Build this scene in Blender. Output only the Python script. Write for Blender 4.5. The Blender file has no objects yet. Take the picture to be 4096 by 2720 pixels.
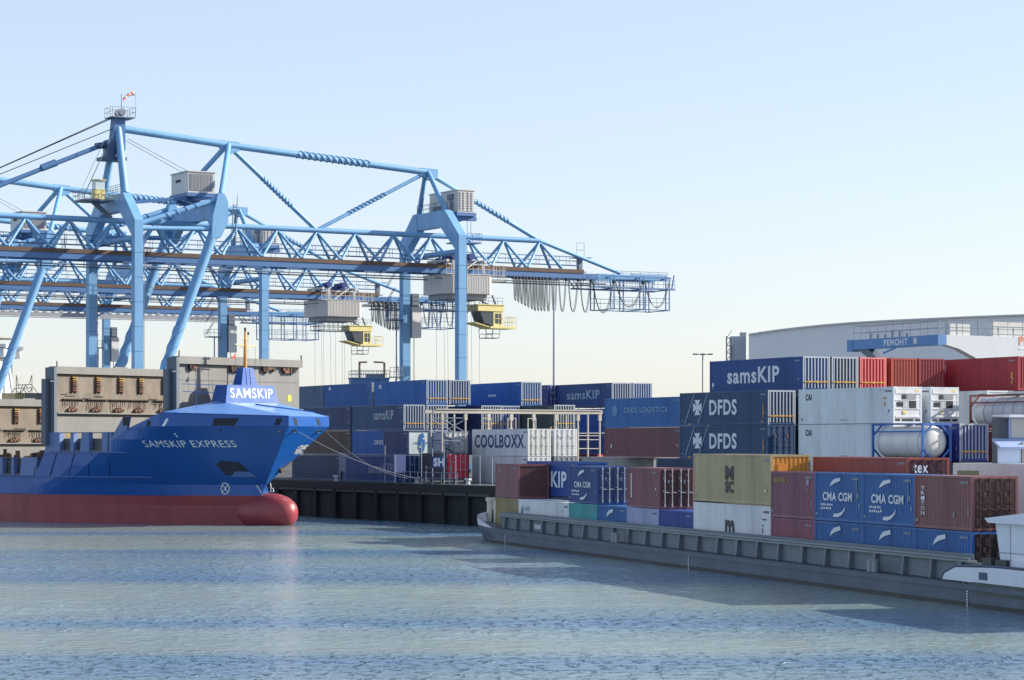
import bpy, math, random
import numpy as np
from mathutils import Vector, Matrix
from mathutils.bvhtree import BVHTree
random.seed(7)
S = bpy.context.scene
COL = S.collection
F, HY, CX, CH = 10000.0, 1775.0, 2048.0, 7.5      # survey of the photo: focal px, horizon row, centre column, eye height
R = math.radians

def gx(px, Z): return (px - CX) * Z / F
def zat(py, Z): return CH + (HY - py) * Z / F

# ------------------------------------------------------------------ mesh builder
class MB:
    def __init__(s): s.v, s.f, s.m, s.sm = [], [], [], []
    def add(s, vs, fs, mi=0, smooth=False):
        n = len(s.v)
        s.v += [tuple(v) for v in vs]
        for f in fs:
            s.f.append(tuple(i + n for i in f)); s.m.append(mi); s.sm.append(smooth)
    def box(s, a, b, mi=0):
        (x0, y0, z0), (x1, y1, z1) = a, b
        s.add([(x0,y0,z0),(x1,y0,z0),(x1,y1,z0),(x0,y1,z0),(x0,y0,z1),(x1,y0,z1),(x1,y1,z1),(x0,y1,z1)],
              [(0,3,2,1),(4,5,6,7),(0,1,5,4),(1,2,6,5),(2,3,7,6),(3,0,4,7)], mi)
    def poly(s, pts, mi=0): s.add(pts, [tuple(range(len(pts)))], mi)
    def prism(s, pts, vec, mi=0):
        vec = Vector(vec); n = len(pts)
        vs = [Vector(p) for p in pts] + [Vector(p) + vec for p in pts]
        s.add(vs, [tuple(range(n - 1, -1, -1)), tuple(range(n, 2 * n))] + [(i, (i + 1) % n, n + (i + 1) % n, n + i) for i in range(n)], mi)
    def tube(s, p, q, r, r2=None, n=8, mi=0, caps=True):
        p, q = Vector(p), Vector(q); d = q - p
        if d.length < 1e-6: return
        r2 = r if r2 is None else r2
        d.normalize(); a = d.orthogonal().normalized(); b = d.cross(a)
        vs = []
        for c, rr in ((p, r), (q, r2)):
            for i in range(n):
                t = 2 * math.pi * (i + .5) / n
                vs.append(c + (a * math.cos(t) + b * math.sin(t)) * rr)
        s.add(vs, [(i, (i + 1) % n, n + (i + 1) % n, n + i) for i in range(n)], mi, n > 4)
        if caps: s.add(vs, [tuple(range(n - 1, -1, -1)), tuple(range(n, 2 * n))], mi)
    def path(s, pts, r, n=5, mi=0):
        for p, q in zip(pts, pts[1:]): s.tube(p, q, r, n=n, mi=mi, caps=False)
    def beam(s, p, q, w, h, mi=0):            # rectangular bar, h measured upwards
        p, q = Vector(p), Vector(q); d = (q - p).normalized()
        side = d.cross(Vector((0, 0, 1)))
        side = Vector((1, 0, 0)) if side.length < 1e-4 else side.normalized()
        up = side.cross(d)
        a, b = side * w / 2, up * h / 2
        s.prism([p - a - b, p + a - b, p + a + b, p - a + b], q - p, mi)
    def helix(s, p, q, rad, turns, r, n=5, start=0):
        p, q = Vector(p), Vector(q); d = q - p; L = d.length
        e = d.normalized(); a = e.orthogonal().normalized(); b = e.cross(a)
        k = int(turns * 12)
        pts = [p + d * (i / k) + (a * math.cos(start + 2 * math.pi * turns * i / k) + b * math.sin(start + 2 * math.pi * turns * i / k)) * rad for i in range(k + 1)]
        s.path(pts, r, n)
    def rail(s, p, q, h=1.1, gap=1.5, r=.03, rails=2):
        p, q = Vector(p), Vector(q); n = max(1, int((q - p).length / gap)); up = Vector((0, 0, h))
        for i in range(n + 1):
            c = p + (q - p) * i / n; s.tube(c, c + up, r, n=4, caps=False)
        for k in range(1, rails + 1): s.tube(p + up * k / rails, q + up * k / rails, r, n=4, caps=False)
    def ladder(s, p, q, w=.5, step=.4, r=.035, side=(1, 0, 0)):
        p, q, side = Vector(p), Vector(q), Vector(side) * w / 2
        s.tube(p - side, q - side, r, n=4); s.tube(p + side, q + side, r, n=4)
        n = int((q - p).length / step)
        for i in range(1, n):
            c = p + (q - p) * i / n; s.tube(c - side, c + side, r * .7, n=4)
    def ball(s, c, rx, ry, rz, n=14, m=10, mi=0):
        c = Vector(c); vs = []
        for j in range(m + 1):
            ph = math.pi * j / m
            for i in range(n):
                t = 2 * math.pi * i / n
                vs.append(c + Vector((rx * math.sin(ph) * math.cos(t), ry * math.sin(ph) * math.sin(t), rz * math.cos(ph))))
        s.add(vs, [(j * n + i, (j + 1) * n + i, (j + 1) * n + (i + 1) % n, j * n + (i + 1) % n) for j in range(m) for i in range(n)], mi, True)
    def mesh(s, name, mats):
        me = bpy.data.meshes.new(name)
        me.from_pydata(s.v, [], s.f)
        for m in mats: me.materials.append(m)
        me.polygons.foreach_set('material_index', s.m)
        me.polygons.foreach_set('use_smooth', s.sm)
        me.update()
        return me
    def build(s, name, mat, parent=None):
        mats = mat if isinstance(mat, (list, tuple)) else [mat]
        return obj(name, s.mesh(name, mats), parent)

def obj(name, me, parent=None, mat=None):
    o = bpy.data.objects.new(name, me); COL.objects.link(o)
    if parent is not None: o.parent = parent
    if mat is not None:
        o.material_slots[0].link = 'OBJECT'; o.material_slots[0].material = mat
    return o
def tag(o, label, cat, group=None):
    o['label'] = label; o['category'] = cat
    if group: o['group'] = group
    return o
def thing(name, label, cat, loc=(0, 0, 0), rz=0.0, group=None):
    o = bpy.data.objects.new(name, None); COL.objects.link(o)
    o.empty_display_size = .5
    o.location = loc; o.rotation_euler = (0, 0, rz)
    return tag(o, label, cat, group)
def structure(o): o['kind'] = 'structure'; return o
def copy_tree(o, parent=None):
    c = o.copy(); COL.objects.link(c)
    if parent is not None: c.parent = parent
    for ch in list(o.children): copy_tree(ch, c)
    return c

# ------------------------------------------------------------------ materials
def lin(c):
    return tuple(((x / 255) / 12.92 if x / 255 <= .04045 else ((x / 255 + .055) / 1.055) ** 2.4) for x in c)
_M = {}
def mat(name, rgb, rough=.5, metal=0.0, dirt=.3, scale=.9, rust=0.0, spec=.5, stretch=.3, dirtcol=None, dent=0.0):
    """painted or bare surface: srgb albedo with weathering clouds, vertical streaks and optional rust specks"""
    if name in _M: return _M[name]
    m = bpy.data.materials.new(name); m.use_nodes = True
    nt = m.node_tree; N = nt.nodes; L = nt.links
    b = N['Principled BSDF']
    b.inputs['Roughness'].default_value = rough; b.inputs['Metallic'].default_value = metal
    b.inputs['Specular IOR Level'].default_value = spec
    base = lin(rgb)
    tc = N.new('ShaderNodeTexCoord'); mp = N.new('ShaderNodeMapping'); mp.inputs['Scale'].default_value = (1, 1, stretch)
    L.new(tc.outputs['Object'], mp.inputs['Vector'])
    n1 = N.new('ShaderNodeTexNoise'); n1.inputs['Scale'].default_value = scale; n1.inputs['Detail'].default_value = 6; n1.inputs['Roughness'].default_value = .65
    L.new(mp.outputs['Vector'], n1.inputs['Vector'])
    cr = N.new('ShaderNodeValToRGB'); cr.color_ramp.elements[0].position = .35; cr.color_ramp.elements[1].position = .75
    L.new(n1.outputs['Fac'], cr.inputs['Fac'])
    mul = N.new('ShaderNodeMath'); mul.operation = 'MULTIPLY'; mul.inputs[1].default_value = dirt
    L.new(cr.outputs['Color'], mul.inputs[0])
    mx = N.new('ShaderNodeMix'); mx.data_type = 'RGBA'
    dc = dirtcol if dirtcol else tuple(int(.62 * x + 14) for x in rgb)
    mx.inputs['A'].default_value = (*base, 1); mx.inputs['B'].default_value = (*lin(dc), 1)
    L.new(mul.outputs[0], mx.inputs['Factor'])
    out = mx.outputs['Result']
    if rust > 0:
        n2 = N.new('ShaderNodeTexNoise'); n2.inputs['Scale'].default_value = scale * 3.1; n2.inputs['Detail'].default_value = 8; n2.inputs['Roughness'].default_value = .7
        L.new(mp.outputs['Vector'], n2.inputs['Vector'])
        c2 = N.new('ShaderNodeValToRGB'); c2.color_ramp.elements[0].position = .72 - .3 * rust; c2.color_ramp.elements[1].position = .80 - .2 * rust
        L.new(n2.outputs['Fac'], c2.inputs['Fac'])
        m2 = N.new('ShaderNodeMix'); m2.data_type = 'RGBA'; m2.inputs['B'].default_value = (*lin((104, 60, 36)), 1)
        L.new(c2.outputs['Color'], m2.inputs['Factor']); L.new(out, m2.inputs['A'])
        out = m2.outputs['Result']
    L.new(out, b.inputs['Base Color'])
    n3 = N.new('ShaderNodeMapRange'); n3.inputs['To Min'].default_value = max(.05, rough - .1); n3.inputs['To Max'].default_value = min(1, rough + .15)
    L.new(n1.outputs['Fac'], n3.inputs['Value']); L.new(n3.outputs['Result'], b.inputs['Roughness'])
    if dent > 0:
        mp2 = N.new('ShaderNodeMapping'); mp2.inputs['Rotation'].default_value = (R(90), 0, 0); br = N.new('ShaderNodeTexBrick'); br.inputs['Scale'].default_value = .35; br.inputs['Mortar Size'].default_value = .006; br.inputs['Brick Width'].default_value = 2.4; br.inputs['Row Height'].default_value = .75
        L.new(tc.outputs['Object'], mp2.inputs['Vector']); L.new(mp2.outputs['Vector'], br.inputs['Vector'])
        b0 = N.new('ShaderNodeBump'); b0.inputs['Strength'].default_value = .5; b0.inputs['Distance'].default_value = .03; b0.invert = True
        L.new(br.outputs['Fac'], b0.inputs['Height'])
        n4 = N.new('ShaderNodeTexNoise'); n4.inputs['Scale'].default_value = .55; n4.inputs['Detail'].default_value = 3
        L.new(tc.outputs['Object'], n4.inputs['Vector'])
        bp = N.new('ShaderNodeBump'); bp.inputs['Strength'].default_value = .6; bp.inputs['Distance'].default_value = dent
        L.new(n4.outputs['Fac'], bp.inputs['Height']); L.new(b0.outputs['Normal'], bp.inputs['Normal']); L.new(bp.outputs['Normal'], b.inputs['Normal'])
    _M[name] = m
    return m

CRANE = mat('crane_paint', (118, 168, 210), .42, dirt=.42, scale=.6, stretch=.25)
CRANE_D = mat('crane_dark', (74, 114, 162), .5, dirt=.3)
RUST = mat('rail_rust', (98, 76, 64), .7, dirt=.5, scale=.6, rust=.2)
PIPE = mat('galvanised', (112, 122, 136), .5, dirt=.3)
CABLE = mat('cable_rubber', (46, 50, 58), .6, dirt=.2)
HOUSE = mat('house_panel', (204, 200, 194), .5, dirt=.2, scale=.7)
HOUSE_D = mat('house_under', (150, 152, 158), .6, dirt=.3)
DARK = mat('dark_opening', (24, 28, 36), .6, dirt=.2)
GLASS = mat('cab_glass', (60, 68, 76), .08, dirt=.1, spec=.8)
YELLOW = mat('safety_yellow', (226, 210, 142), .5, dirt=.3)
ORANGE = mat('orange_paint', (226, 150, 60), .5, dirt=.3)
WHITE = mat('white_paint', (222, 226, 230), .4, dirt=.18, scale=.8)
LETTER = mat('letter_white', (226, 230, 234), .5, dirt=.2, scale=1.5)
LETTER_D = mat('letter_navy', (28, 66, 120), .5, dirt=.2)
LETTER_K = mat('letter_black', (40, 44, 50), .5, dirt=.2)
LETTER_B = mat('letter_blue', (40, 104, 170), .5, dirt=.2)
RED_M = mat('signal_red', (214, 62, 48), .5, dirt=.2)
ROD = mat('rod_zinc', (186, 190, 196), .4, dirt=.2)
RIB = mat('rib_pale', (172, 180, 188), .45, dirt=.2)

# ------------------------------------------------------------------ lettering
_T = {}
def text_shape(txt, bold):
    k = (txt, bold)
    if k in _T: return _T[k]
    cu = bpy.data.curves.new('lettering', 'FONT'); cu.body = txt; cu.size = 1.0; cu.offset = bold; cu.resolution_u = 3; cu.space_character = 1.1
    cu.fill_mode = 'FRONT'
    o = bpy.data.objects.new('lettering', cu); COL.objects.link(o)
    dg = bpy.context.evaluated_depsgraph_get(); dg.update()
    me = bpy.data.meshes.new_from_object(o.evaluated_get(dg))
    vs = [v.co.copy() for v in me.vertices]; fs = [tuple(p.vertices) for p in me.polygons]
    bpy.data.objects.remove(o); bpy.data.curves.remove(cu); bpy.data.meshes.remove(me)
    x0, x1 = min(v.x for v in vs), max(v.x for v in vs); y0, y1 = min(v.y for v in vs), max(v.y for v in vs)
    _T[k] = ([((v.x - x0) / (x1 - x0), (v.y - y0) / (y1 - y0)) for v in vs], fs)
    return _T[k]
def write(txt, parent, o, xd, yd, w, h, m, bold=.02, name='lettering', bvh=None, ray=None):
    vs, fs = text_shape(txt, bold)
    o, xd, yd = Vector(o), Vector(xd), Vector(yd)
    b = MB(); pts = [o + xd * (x * w) + yd * (y * h) for x, y in vs]
    if bvh is not None:
        q = []
        for p in pts:
            hit = bvh.ray_cast(p - Vector(ray) * 8, Vector(ray))
            q.append(hit[0] - Vector(ray) * .03 if hit[0] else p)
        pts = q
    b.add(pts, fs)
    return b.build(name, m, parent)
def marks(parent, o, xd, yd, polys, m, name='emblem'):
    o, xd, yd = Vector(o), Vector(xd), Vector(yd); b = MB()
    for p in polys: b.poly([o + xd * x + yd * y for x, y in p])
    return b.build(name, m, parent)
def rect(x, y, w, h): return [(x, y), (x + w, y), (x + w, y + h), (x, y + h)]

# ------------------------------------------------------------------ camera, sun, sky
cam = bpy.data.cameras.new('camera'); co = bpy.data.objects.new('camera', cam); COL.objects.link(co)
co.location = (0, 0, CH); co.rotation_euler = (R(90), 0, 0)
cam.sensor_width = 36; cam.lens = 36 * F / 4096; cam.shift_y = (HY - 1360) / 4096
cam.clip_start = 1; cam.clip_end = 20000
S.camera = co
SUN_AZ, SUN_EL = 10.0, 27.0        # azimuth from +X towards +Y
sd = Vector((math.cos(R(SUN_AZ)) * math.cos(R(SUN_EL)), math.sin(R(SUN_AZ)) * math.cos(R(SUN_EL)), math.sin(R(SUN_EL))))
sun = bpy.data.lights.new('sun', 'SUN'); sun.energy = 4.2; sun.angle = R(.5); sun.color = (1, .93, .82)
so = bpy.data.objects.new('sun', sun); COL.objects.link(so); so.rotation_euler = sd.to_track_quat('Z', 'Y').to_euler()
W = bpy.data.worlds.new('World'); S.world = W; W.use_nodes = True
nt = W.node_tree; bg = nt.nodes['Background']
sky = nt.nodes.new('ShaderNodeTexSky'); sky.sky_type = 'NISHITA'; sky.sun_disc = False
sky.sun_elevation = R(SUN_EL); sky.sun_rotation = R(90 - SUN_AZ); sky.air_density = 1.0; sky.dust_density = .6; sky.ozone_density = 1.5
gm = nt.nodes.new('ShaderNodeGamma'); gm.inputs['Gamma'].default_value = .56
tn = nt.nodes.new('ShaderNodeMix'); tn.data_type = 'RGBA'; tn.blend_type = 'MULTIPLY'; tn.inputs['Factor'].default_value = 1; tn.inputs['B'].default_value = (1.40, 1.42, 1.57, 1)
nt.links.new(sky.outputs['Color'], gm.inputs['Color']); nt.links.new(gm.outputs['Color'], tn.inputs['A']); nt.links.new(tn.outputs['Result'], bg.inputs['Color']); bg.inputs['Strength'].default_value = .13
S.view_settings.view_transform = 'Standard'; S.view_settings.look = 'None'; S.view_settings.exposure = 1.0; S.view_settings.gamma = 1
S.render.engine = 'CYCLES'; S.cycles.max_bounces = 6; S.cycles.diffuse_bounces = 3; S.cycles.glossy_bounces = 3

# ------------------------------------------------------------------ the yard grid
TH = R(26.5)
U = Vector((math.sin(TH), -math.cos(TH), 0))      # along a yard container, towards its door end
V = Vector((math.cos(TH), math.sin(TH), 0))       # across the rows, away to the right
QZ = 3.7
Q0 = Vector((1.1, 219.5, 0))                      # a point on the quay edge
QU, QV = Vector((.5, -.866, 0)), Vector((.866, .5, 0))
def qz(px, inset=.6):                             # depth at which a sight line crosses the quay edge, set back by inset
    k = (px - CX) / F
    return (inset + .866 * Q0.x + .5 * Q0.y) / (.866 * k + .5)

# ------------------------------------------------------------------ water
def water_material():
    m = bpy.data.materials.new('river_water'); m.use_nodes = True
    nt = m.node_tree; N = nt.nodes; L = nt.links; b = N['Principled BSDF']
    b.inputs['IOR'].default_value = 1.33; b.inputs['Roughness'].default_value = .13
    tc = N.new('ShaderNodeTexCoord')
    def noise(sx, sy, scale, detail, rough=.6):
        mp = N.new('ShaderNodeMapping'); mp.inputs['Scale'].default_value = (sx, sy, 1)
        n = N.new('ShaderNodeTexNoise'); n.inputs['Scale'].default_value = scale; n.inputs['Detail'].default_value = detail; n.inputs['Roughness'].default_value = rough
        L.new(tc.outputs['Object'], mp.inputs['Vector']); L.new(mp.outputs['Vector'], n.inputs['Vector']); return n
    sky_band = noise(.16, 1, .045, 4, .55)
    mx = N.new('ShaderNodeMix'); mx.data_type = 'RGBA'
    mx.inputs['A'].default_value = (*lin((134, 149, 143)), 1); mx.inputs['B'].default_value = (*lin((86, 124, 158)), 1)  # blue bands paint in the bluer sky mirrored by steeper ripples
    cr = N.new('ShaderNodeValToRGB'); cr.color_ramp.elements[0].position = .42; cr.color_ramp.elements[1].position = .64
    L.new(sky_band.outputs['Fac'], cr.inputs['Fac']); L.new(cr.outputs['Color'], mx.inputs['Factor'])
    L.new(mx.outputs['Result'], b.inputs['Base Color'])
    fine = noise(.8, 1, 1.3, 5, .6)
    bp = N.new('ShaderNodeBump'); bp.inputs['Strength'].default_value = 1; bp.inputs['Distance'].default_value = .075
    L.new(fine.outputs['Fac'], bp.inputs['Height'])
    band = noise(.16, 1, .045, 4, .55)
    mr = N.new('ShaderNodeMapRange'); mr.inputs['From Min'].default_value = .42; mr.inputs['From Max'].default_value = .62; mr.inputs['To Min'].default_value = .18; mr.inputs['To Max'].default_value = .9
    L.new(band.outputs['Fac'], mr.inputs['Value'])
    chop = noise(1.3, 1, 1.3, 4, .55)
    st = N.new('ShaderNodeMapRange'); st.interpolation_type = 'SMOOTHSTEP'; st.inputs['From Min'].default_value = .5; st.inputs['From Max'].default_value = .72
    L.new(chop.outputs['Fac'], st.inputs['Value'])
    b2 = N.new('ShaderNodeBump'); b2.inputs['Distance'].default_value = .42; L.new(mr.outputs['Result'], b2.inputs['Strength'])
    L.new(st.outputs['Result'], b2.inputs['Height']); L.new(bp.outputs['Normal'], b2.inputs['Normal'])
    L.new(b2.outputs['Normal'], b.inputs['Normal'])
    return m
WATER = water_material()
def make_water():
    x0, x1, y0, y1, dx, dy = -62, 62, 62, 262, .34, .27
    nx, ny = int((x1 - x0) / dx) + 1, int((y1 - y0) / dy) + 1
    X, Y = np.meshgrid(np.linspace(x0, x1, nx), np.linspace(y0, y1, ny))
    rng = np.random.default_rng(3); Zh = np.zeros_like(X)
    patch = np.zeros_like(X)
    for k in range(10):
        a, l = rng.normal(math.pi / 2, .35), rng.uniform(14, 60)
        patch += np.sin((X * math.cos(a) * .5 + Y * math.sin(a)) * 2 * math.pi / l + rng.uniform(0, 6.3))
    patch = np.clip(.65 + .22 * patch, .25, 1.5)
    for k in range(60):
        l = math.exp(rng.uniform(math.log(1.0), math.log(3.2))) if k < 48 else rng.uniform(4, 9)
        a = rng.normal(math.pi / 2 - .2, .42)
        ph = (X * math.cos(a) + Y * math.sin(a)) * 2 * math.pi / l + rng.uniform(0, 6.3) + .6 * np.sin(X * .13 + k) + .6 * np.sin(Y * .07 + 2 * k)
        Zh += (l * (.0044 if k < 48 else .0016)) * (1 - np.abs(np.sin(ph / 2))) * 1.6
    Zh = (Zh - Zh.mean()) / Zh.std()
    Zh = (.008 * Zh + .004 * np.maximum(0, Zh - .8)) * patch
    edge = np.minimum.reduce([(X - x0) / 6, (x1 - X) / 6, (Y - y0) / 6, (y1 - Y) / 6]).clip(0, 1)
    Zh *= edge
    v = np.stack([X, Y, Zh], -1).reshape(-1, 3)
    i = np.arange(nx * ny).reshape(ny, nx)
    q = np.stack([i[:-1, :-1], i[:-1, 1:], i[1:, 1:], i[1:, :-1]], -1).reshape(-1, 4)
    big = 9000
    o = len(v)
    ex = np.array([[-big, -big, 0], [big, -big, 0], [big, big, 0], [-big, big, 0], [x0, y0, 0], [x1, y0, 0], [x1, y1, 0], [x0, y1, 0]], float)
    v = np.concatenate([v, ex]); q = np.concatenate([q, np.array([[0, 1, 5, 4], [1, 2, 6, 5], [2, 3, 7, 6], [3, 0, 4, 7]]) + o])
    me = bpy.data.meshes.new('water')
    me.vertices.add(len(v)); me.vertices.foreach_set('co', v.ravel())
    me.loops.add(len(q) * 4); me.loops.foreach_set('vertex_index', q.ravel().astype(np.int32))
    me.polygons.add(len(q)); me.polygons.foreach_set('loop_start', np.arange(len(q), dtype=np.int32) * 4)
    me.polygons.foreach_set('use_smooth', np.ones(len(q), bool))
    me.update(calc_edges=True); me.validate()
    me.materials.append(WATER)
    structure(obj('water', me))
make_water()

# ------------------------------------------------------------------ quay and yard ground
CONC = mat('yard_concrete', (84, 84, 82), .8, dirt=.5, scale=.2, stretch=1)
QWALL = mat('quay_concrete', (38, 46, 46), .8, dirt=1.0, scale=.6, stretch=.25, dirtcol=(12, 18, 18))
def quay():
    a, b = Q0 - QU * 2500, Q0 + QU * 230
    far = QV * 3000
    g = MB(); top = [a, b, b + far, a + far]
    g.prism([Vector((p.x, p.y, QZ - 1.0)) for p in top], (0, 0, 1.0))
    structure(g.build('yard_ground', CONC))
    t = thing('quay_wall', 'dark concrete quay wall with recessed panels behind the barge bow', 'quay wall', (Q0.x, Q0.y, 0), math.atan2(-QU.y, -QU.x))
    # local x runs along -U (away), local y = outwards to the water
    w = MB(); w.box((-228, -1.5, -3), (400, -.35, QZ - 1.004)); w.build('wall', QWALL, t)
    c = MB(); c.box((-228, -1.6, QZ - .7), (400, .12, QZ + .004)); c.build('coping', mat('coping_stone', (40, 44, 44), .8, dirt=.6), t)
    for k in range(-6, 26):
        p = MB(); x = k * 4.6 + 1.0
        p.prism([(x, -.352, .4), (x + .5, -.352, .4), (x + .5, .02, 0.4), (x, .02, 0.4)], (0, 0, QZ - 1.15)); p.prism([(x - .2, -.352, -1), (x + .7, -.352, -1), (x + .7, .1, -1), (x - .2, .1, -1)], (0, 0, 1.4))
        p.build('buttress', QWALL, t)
    return t
quay()
# ------------------------------------------------------------------ container cranes
CB = 15.7; CM = CB / 2
def make_crane(label, loc, tr):
    t = thing('container_crane', label, 'crane', loc, R(30), 'blue container cranes on the quay')
    A2, A1 = -44.8, 0.0
    for a in (A1, A2):                                   # the two upright portals
        for far in (0, 1):
            y = (lambda q: CB - q) if far else (lambda q: q)
            pts = [(-.55, 1.2), (.55, 1.2), (.55, 29.2), (4.6, 32.4), (4.2, 34.6), (3.4, 34.6), (-.55, 31)]
            g = MB(); g.prism([(a - .55, y(q), z) for q, z in pts], (1.1, 0, 0))
            lg = g.build('leg', CRANE, t)
            d = MB()
            for z in range(3, 30, 3): d.box((a - .57, y(-.57), z), (a + .57, y(.57), z + .05)) if not far else d.box((a - .57, y(.57), z), (a + .57, y(-.57), z + .05))
            d.build('weld_seam', CRANE_D, lg)
            h = MB(); h.ladder((a + .75, y(-.1), 2), (a + .75, y(-.1), 30), side=(0, 1, 0)); h.build('ladder', PIPE, lg)
            bg = MB(); bg.box((a - 1.2, y(0) - 2.6, .5), (a + 1.2, y(0) + 2.6, 1.19))
            for k in (-2, -.7, .7, 2): bg.tube((a - .25, y(0) + k, .36), (a + .25, y(0) + k, .36), .36, n=12)
            bg.build('bogie', CRANE_D, t)
        g = MB(); g.box((a - .5, 4.0, 32.4), (a + .5, CB - 4.0, 34.58)); g.build('crossbeam', CRANE, t)
        g = MB(); g.tube((a, .5, 28.9), (a, CB - .5, 28.9), .38); g.build('strut', CRANE, t)
        g = MB(); g.box((a - .45, .56, 1.25), (a + .45, CB - .56, 2.3)); g.build('sill_beam', CRANE, t)
        r_ = MB(); r_.rail((a - .45, 4.4, 34.6), (a - .45, CB - 4.4, 34.6)); r_.rail((a + .45, 4.4, 34.6), (a + .45, CB - 4.4, 34.6)); r_.build('railing', PIPE, t)
    HA = -33.8
    for b0 in (0, CB):                                   # the raking legs with their cranked heads
        g = MB(); g.tube((-45.2, b0, 2.4), (-34.6, b0, 30.4), .62, n=14); lg = g.build('raking_leg', CRANE, t)
        g = MB()
        for k in (0, 2.1, 4.2): g.helix((-44.0, b0, 5.5), (-39.0, b0, 18.8), .64, 2.2, .09, start=k)
        g.build('strake', CRANE, lg)
        g = MB(); g.prism([(-35.3, b0 - .6, 29.2), (-34.1, b0 - .6, 29.2), (-33.1, b0 - .6, 31.2), (-33.1, b0 - .6, 33.7), (-33.6, b0 - .6, 34.7), (-34.4, b0 - .6, 34.7), (-35.1, b0 - .6, 32)], (0, 1.2, 0)); g.build('leg_head', CRANE, t)
        g = MB(); g.tube((-34.4, b0, 34.0), (-44.4, b0, 30.6), .33, n=10); g.helix((-37, b0, 33.1), (-42, b0, 31.4), .35, 4, .06); g.build('brace', CRANE, t)
        g = MB(); g.tube((-35, b0, 30.3), (-44.4, b0, 30.0), .3, n=10); g.build('brace', CRANE, t)
    g = MB(); g.box((HA - .5, .6, 31.8), (HA + .5, CB - .6, 33.8)); g.prism([(HA - .45, .6, 31.8), (HA - .45, 3.6, 31.8), (HA - .45, .6, 29.6)], (.9, 0, 0)); g.prism([(HA - .45, CB - .6, 31.8), (HA - .45, CB - 3.6, 31.8), (HA - .45, CB - .6, 29.6)], (.9, 0, 0)); g.build('crossbeam', CRANE, t)
    # A-frames
    P1, P2, P3 = Vector((-44.1, CM, 43.0)), Vector((-29.5, CM, 41.8)), Vector((-.8, CM, 39.9))
    for b0, b1 in ((4.1, CM - .35), (CB - 4.1, CM + .35)):
        g = MB(); g.tube((A2, b0, 34.58), (-44.4, b1, 43.2), .52, .42, n=12); g.build('pylon_leg', CRANE, t)
        g = MB(); g.tube((A1, b0, 34.58), P3 + Vector((0, b1 - CM, 0)), .36, .3, n=10); g.build('apex_leg', CRANE, t)
    for b0 in (0, CB):
        g = MB(); g.tube((HA, b0, 34.6), P2 + Vector((0, (b0 - CM) * .04, 0)), .33, n=10); g.build('apex_leg', CRANE, t)
    # tie beams with helical strakes
    g = MB(); g.tube(P1, P2, .46, n=14); g.build('tie_beam', CRANE, t)
    g = MB(); g.tube(P2, P3, .44, n=14); tb = g.build('tie_beam', CRANE, t)
    d = (P3 - P2); g = MB()
    for k in (0, 2.1, 4.2): g.helix(P2 + d * .34, P2 + d * .70, .46, 4, .1, start=k)
    g.build('strake', CRANE, tb)
    for p in (P2, P3):
        g = MB(); g.prism([p + Vector((-1.1, -.3, -.48)), p + Vector((.4, -.3, -1.1)), p + Vector((1.5, -.3, -.7)), p + Vector((1.5, -.3, .42)), p + Vector((-1.1, -.3, .52))], (0, .6, 0)); g.build('gusset', CRANE, t)
    TC = 31.5
    N17, N16 = Vector((-17, CM, TC)), Vector((16.6, CM, TC))
    for p, q, r in ((P2, N17, .3), (P3, N17, .26), (P3, N16, .3)):
        g = MB(); g.tube(p, q, r, n=10); sy = g.build('stay', CRANE, t)
        d = q - p; g = MB()
        for k in (0, 3.1): g.helix(p + d * .38, p + d * .72, r + .03, 5, .07, start=k)
        g.build('strake', CRANE, sy)
    g = MB(); g.tube(N16, (29.6, CM, 27.5), .26, n=10); g.build('stay', CRANE, t)
    g = MB(); g.tube((-44.5, CM, 41.6), (-62, CM, 34.0), .3, n=8); g.tube((-62, CM, 34.0), (-77, CM, 27.7), .3, n=8); g.tube((-52.3, CM, 38.3), (-54.2, CM, 37.5), .45, n=6); g.build('forestay', CRANE_D, t)
    for b1, z0 in ((-.5, 44.4), (.5, 44.2), (0, 42.9)):
        g = MB(); g.tube((-45, CM + b1, z0), (-78, CM + b1, 28.2), .055, n=5); g.build('hoist_rope', CABLE, t)
    g = MB(); g.tube((-43.4, CM, 41.6), (-37, 4, 37.4), .035, n=4); g.tube((-43.0, CM, 41.8), (-36, 4.4, 37.6), .035, n=4); g.build('hoist_rope', PIPE, t)
    # triangular truss
    g = MB(); g.tube((-78, CM, TC), (16.6, CM, TC), .36, n=12); g.build('top_chord', CRANE, t)
    k = 0
    while 16.6 - 5.6 * k > -77:
        a = 16.6 - 5.6 * k; k += 1
        for b in (-1.5, 1.5):
            for da in (-2.7, 2.7):
                if a + da < -77: continue
                g = MB(); g.tube((a, CM, TC - .2), (a + da, CM + b, 27.7), .19, n=8); g.build('diagonal', CRANE, t)
    for b in (-1.6, 1.6):
        g = MB(); g.box((-78, CM + b - .33, 26.4), (24.9, CM + b + .33, 27.12)); gd = g.build('girder', CRANE_D, t)  # darker blue paints in the shadow on the web below the rail
        g = MB(); g.box((-78, CM + b - .42, 27.122), (22.5, CM + b + .42, 27.64)); g.build('rail', RUST, gd)
        g = MB(); g.box((24.9, CM + b - .2, 26.5), (36.4, CM + b + .2, 27.2)); g.build('tail_beam', CRANE, t)
        g = MB(); g.tube((-78, CM + b * 1.3, 25.75), (26, CM + b * 1.3, 25.75), .09, n=5)
        a = -76
        while a < 26: g.tube((a, CM + b * 1.3, 25.75), (a, CM + b * 1.15, 26.45), .05, n=4); a += 5.6
        g.build('cable_track', PIPE, t)
    a = -72
    while a < 25:
        g = MB(); g.box((a - .2, CM - 1.27, 26.7), (a + .2, CM + 1.27, 27.2)); g.build('tie_member', CRANE_D, t); a += 16.8
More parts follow.
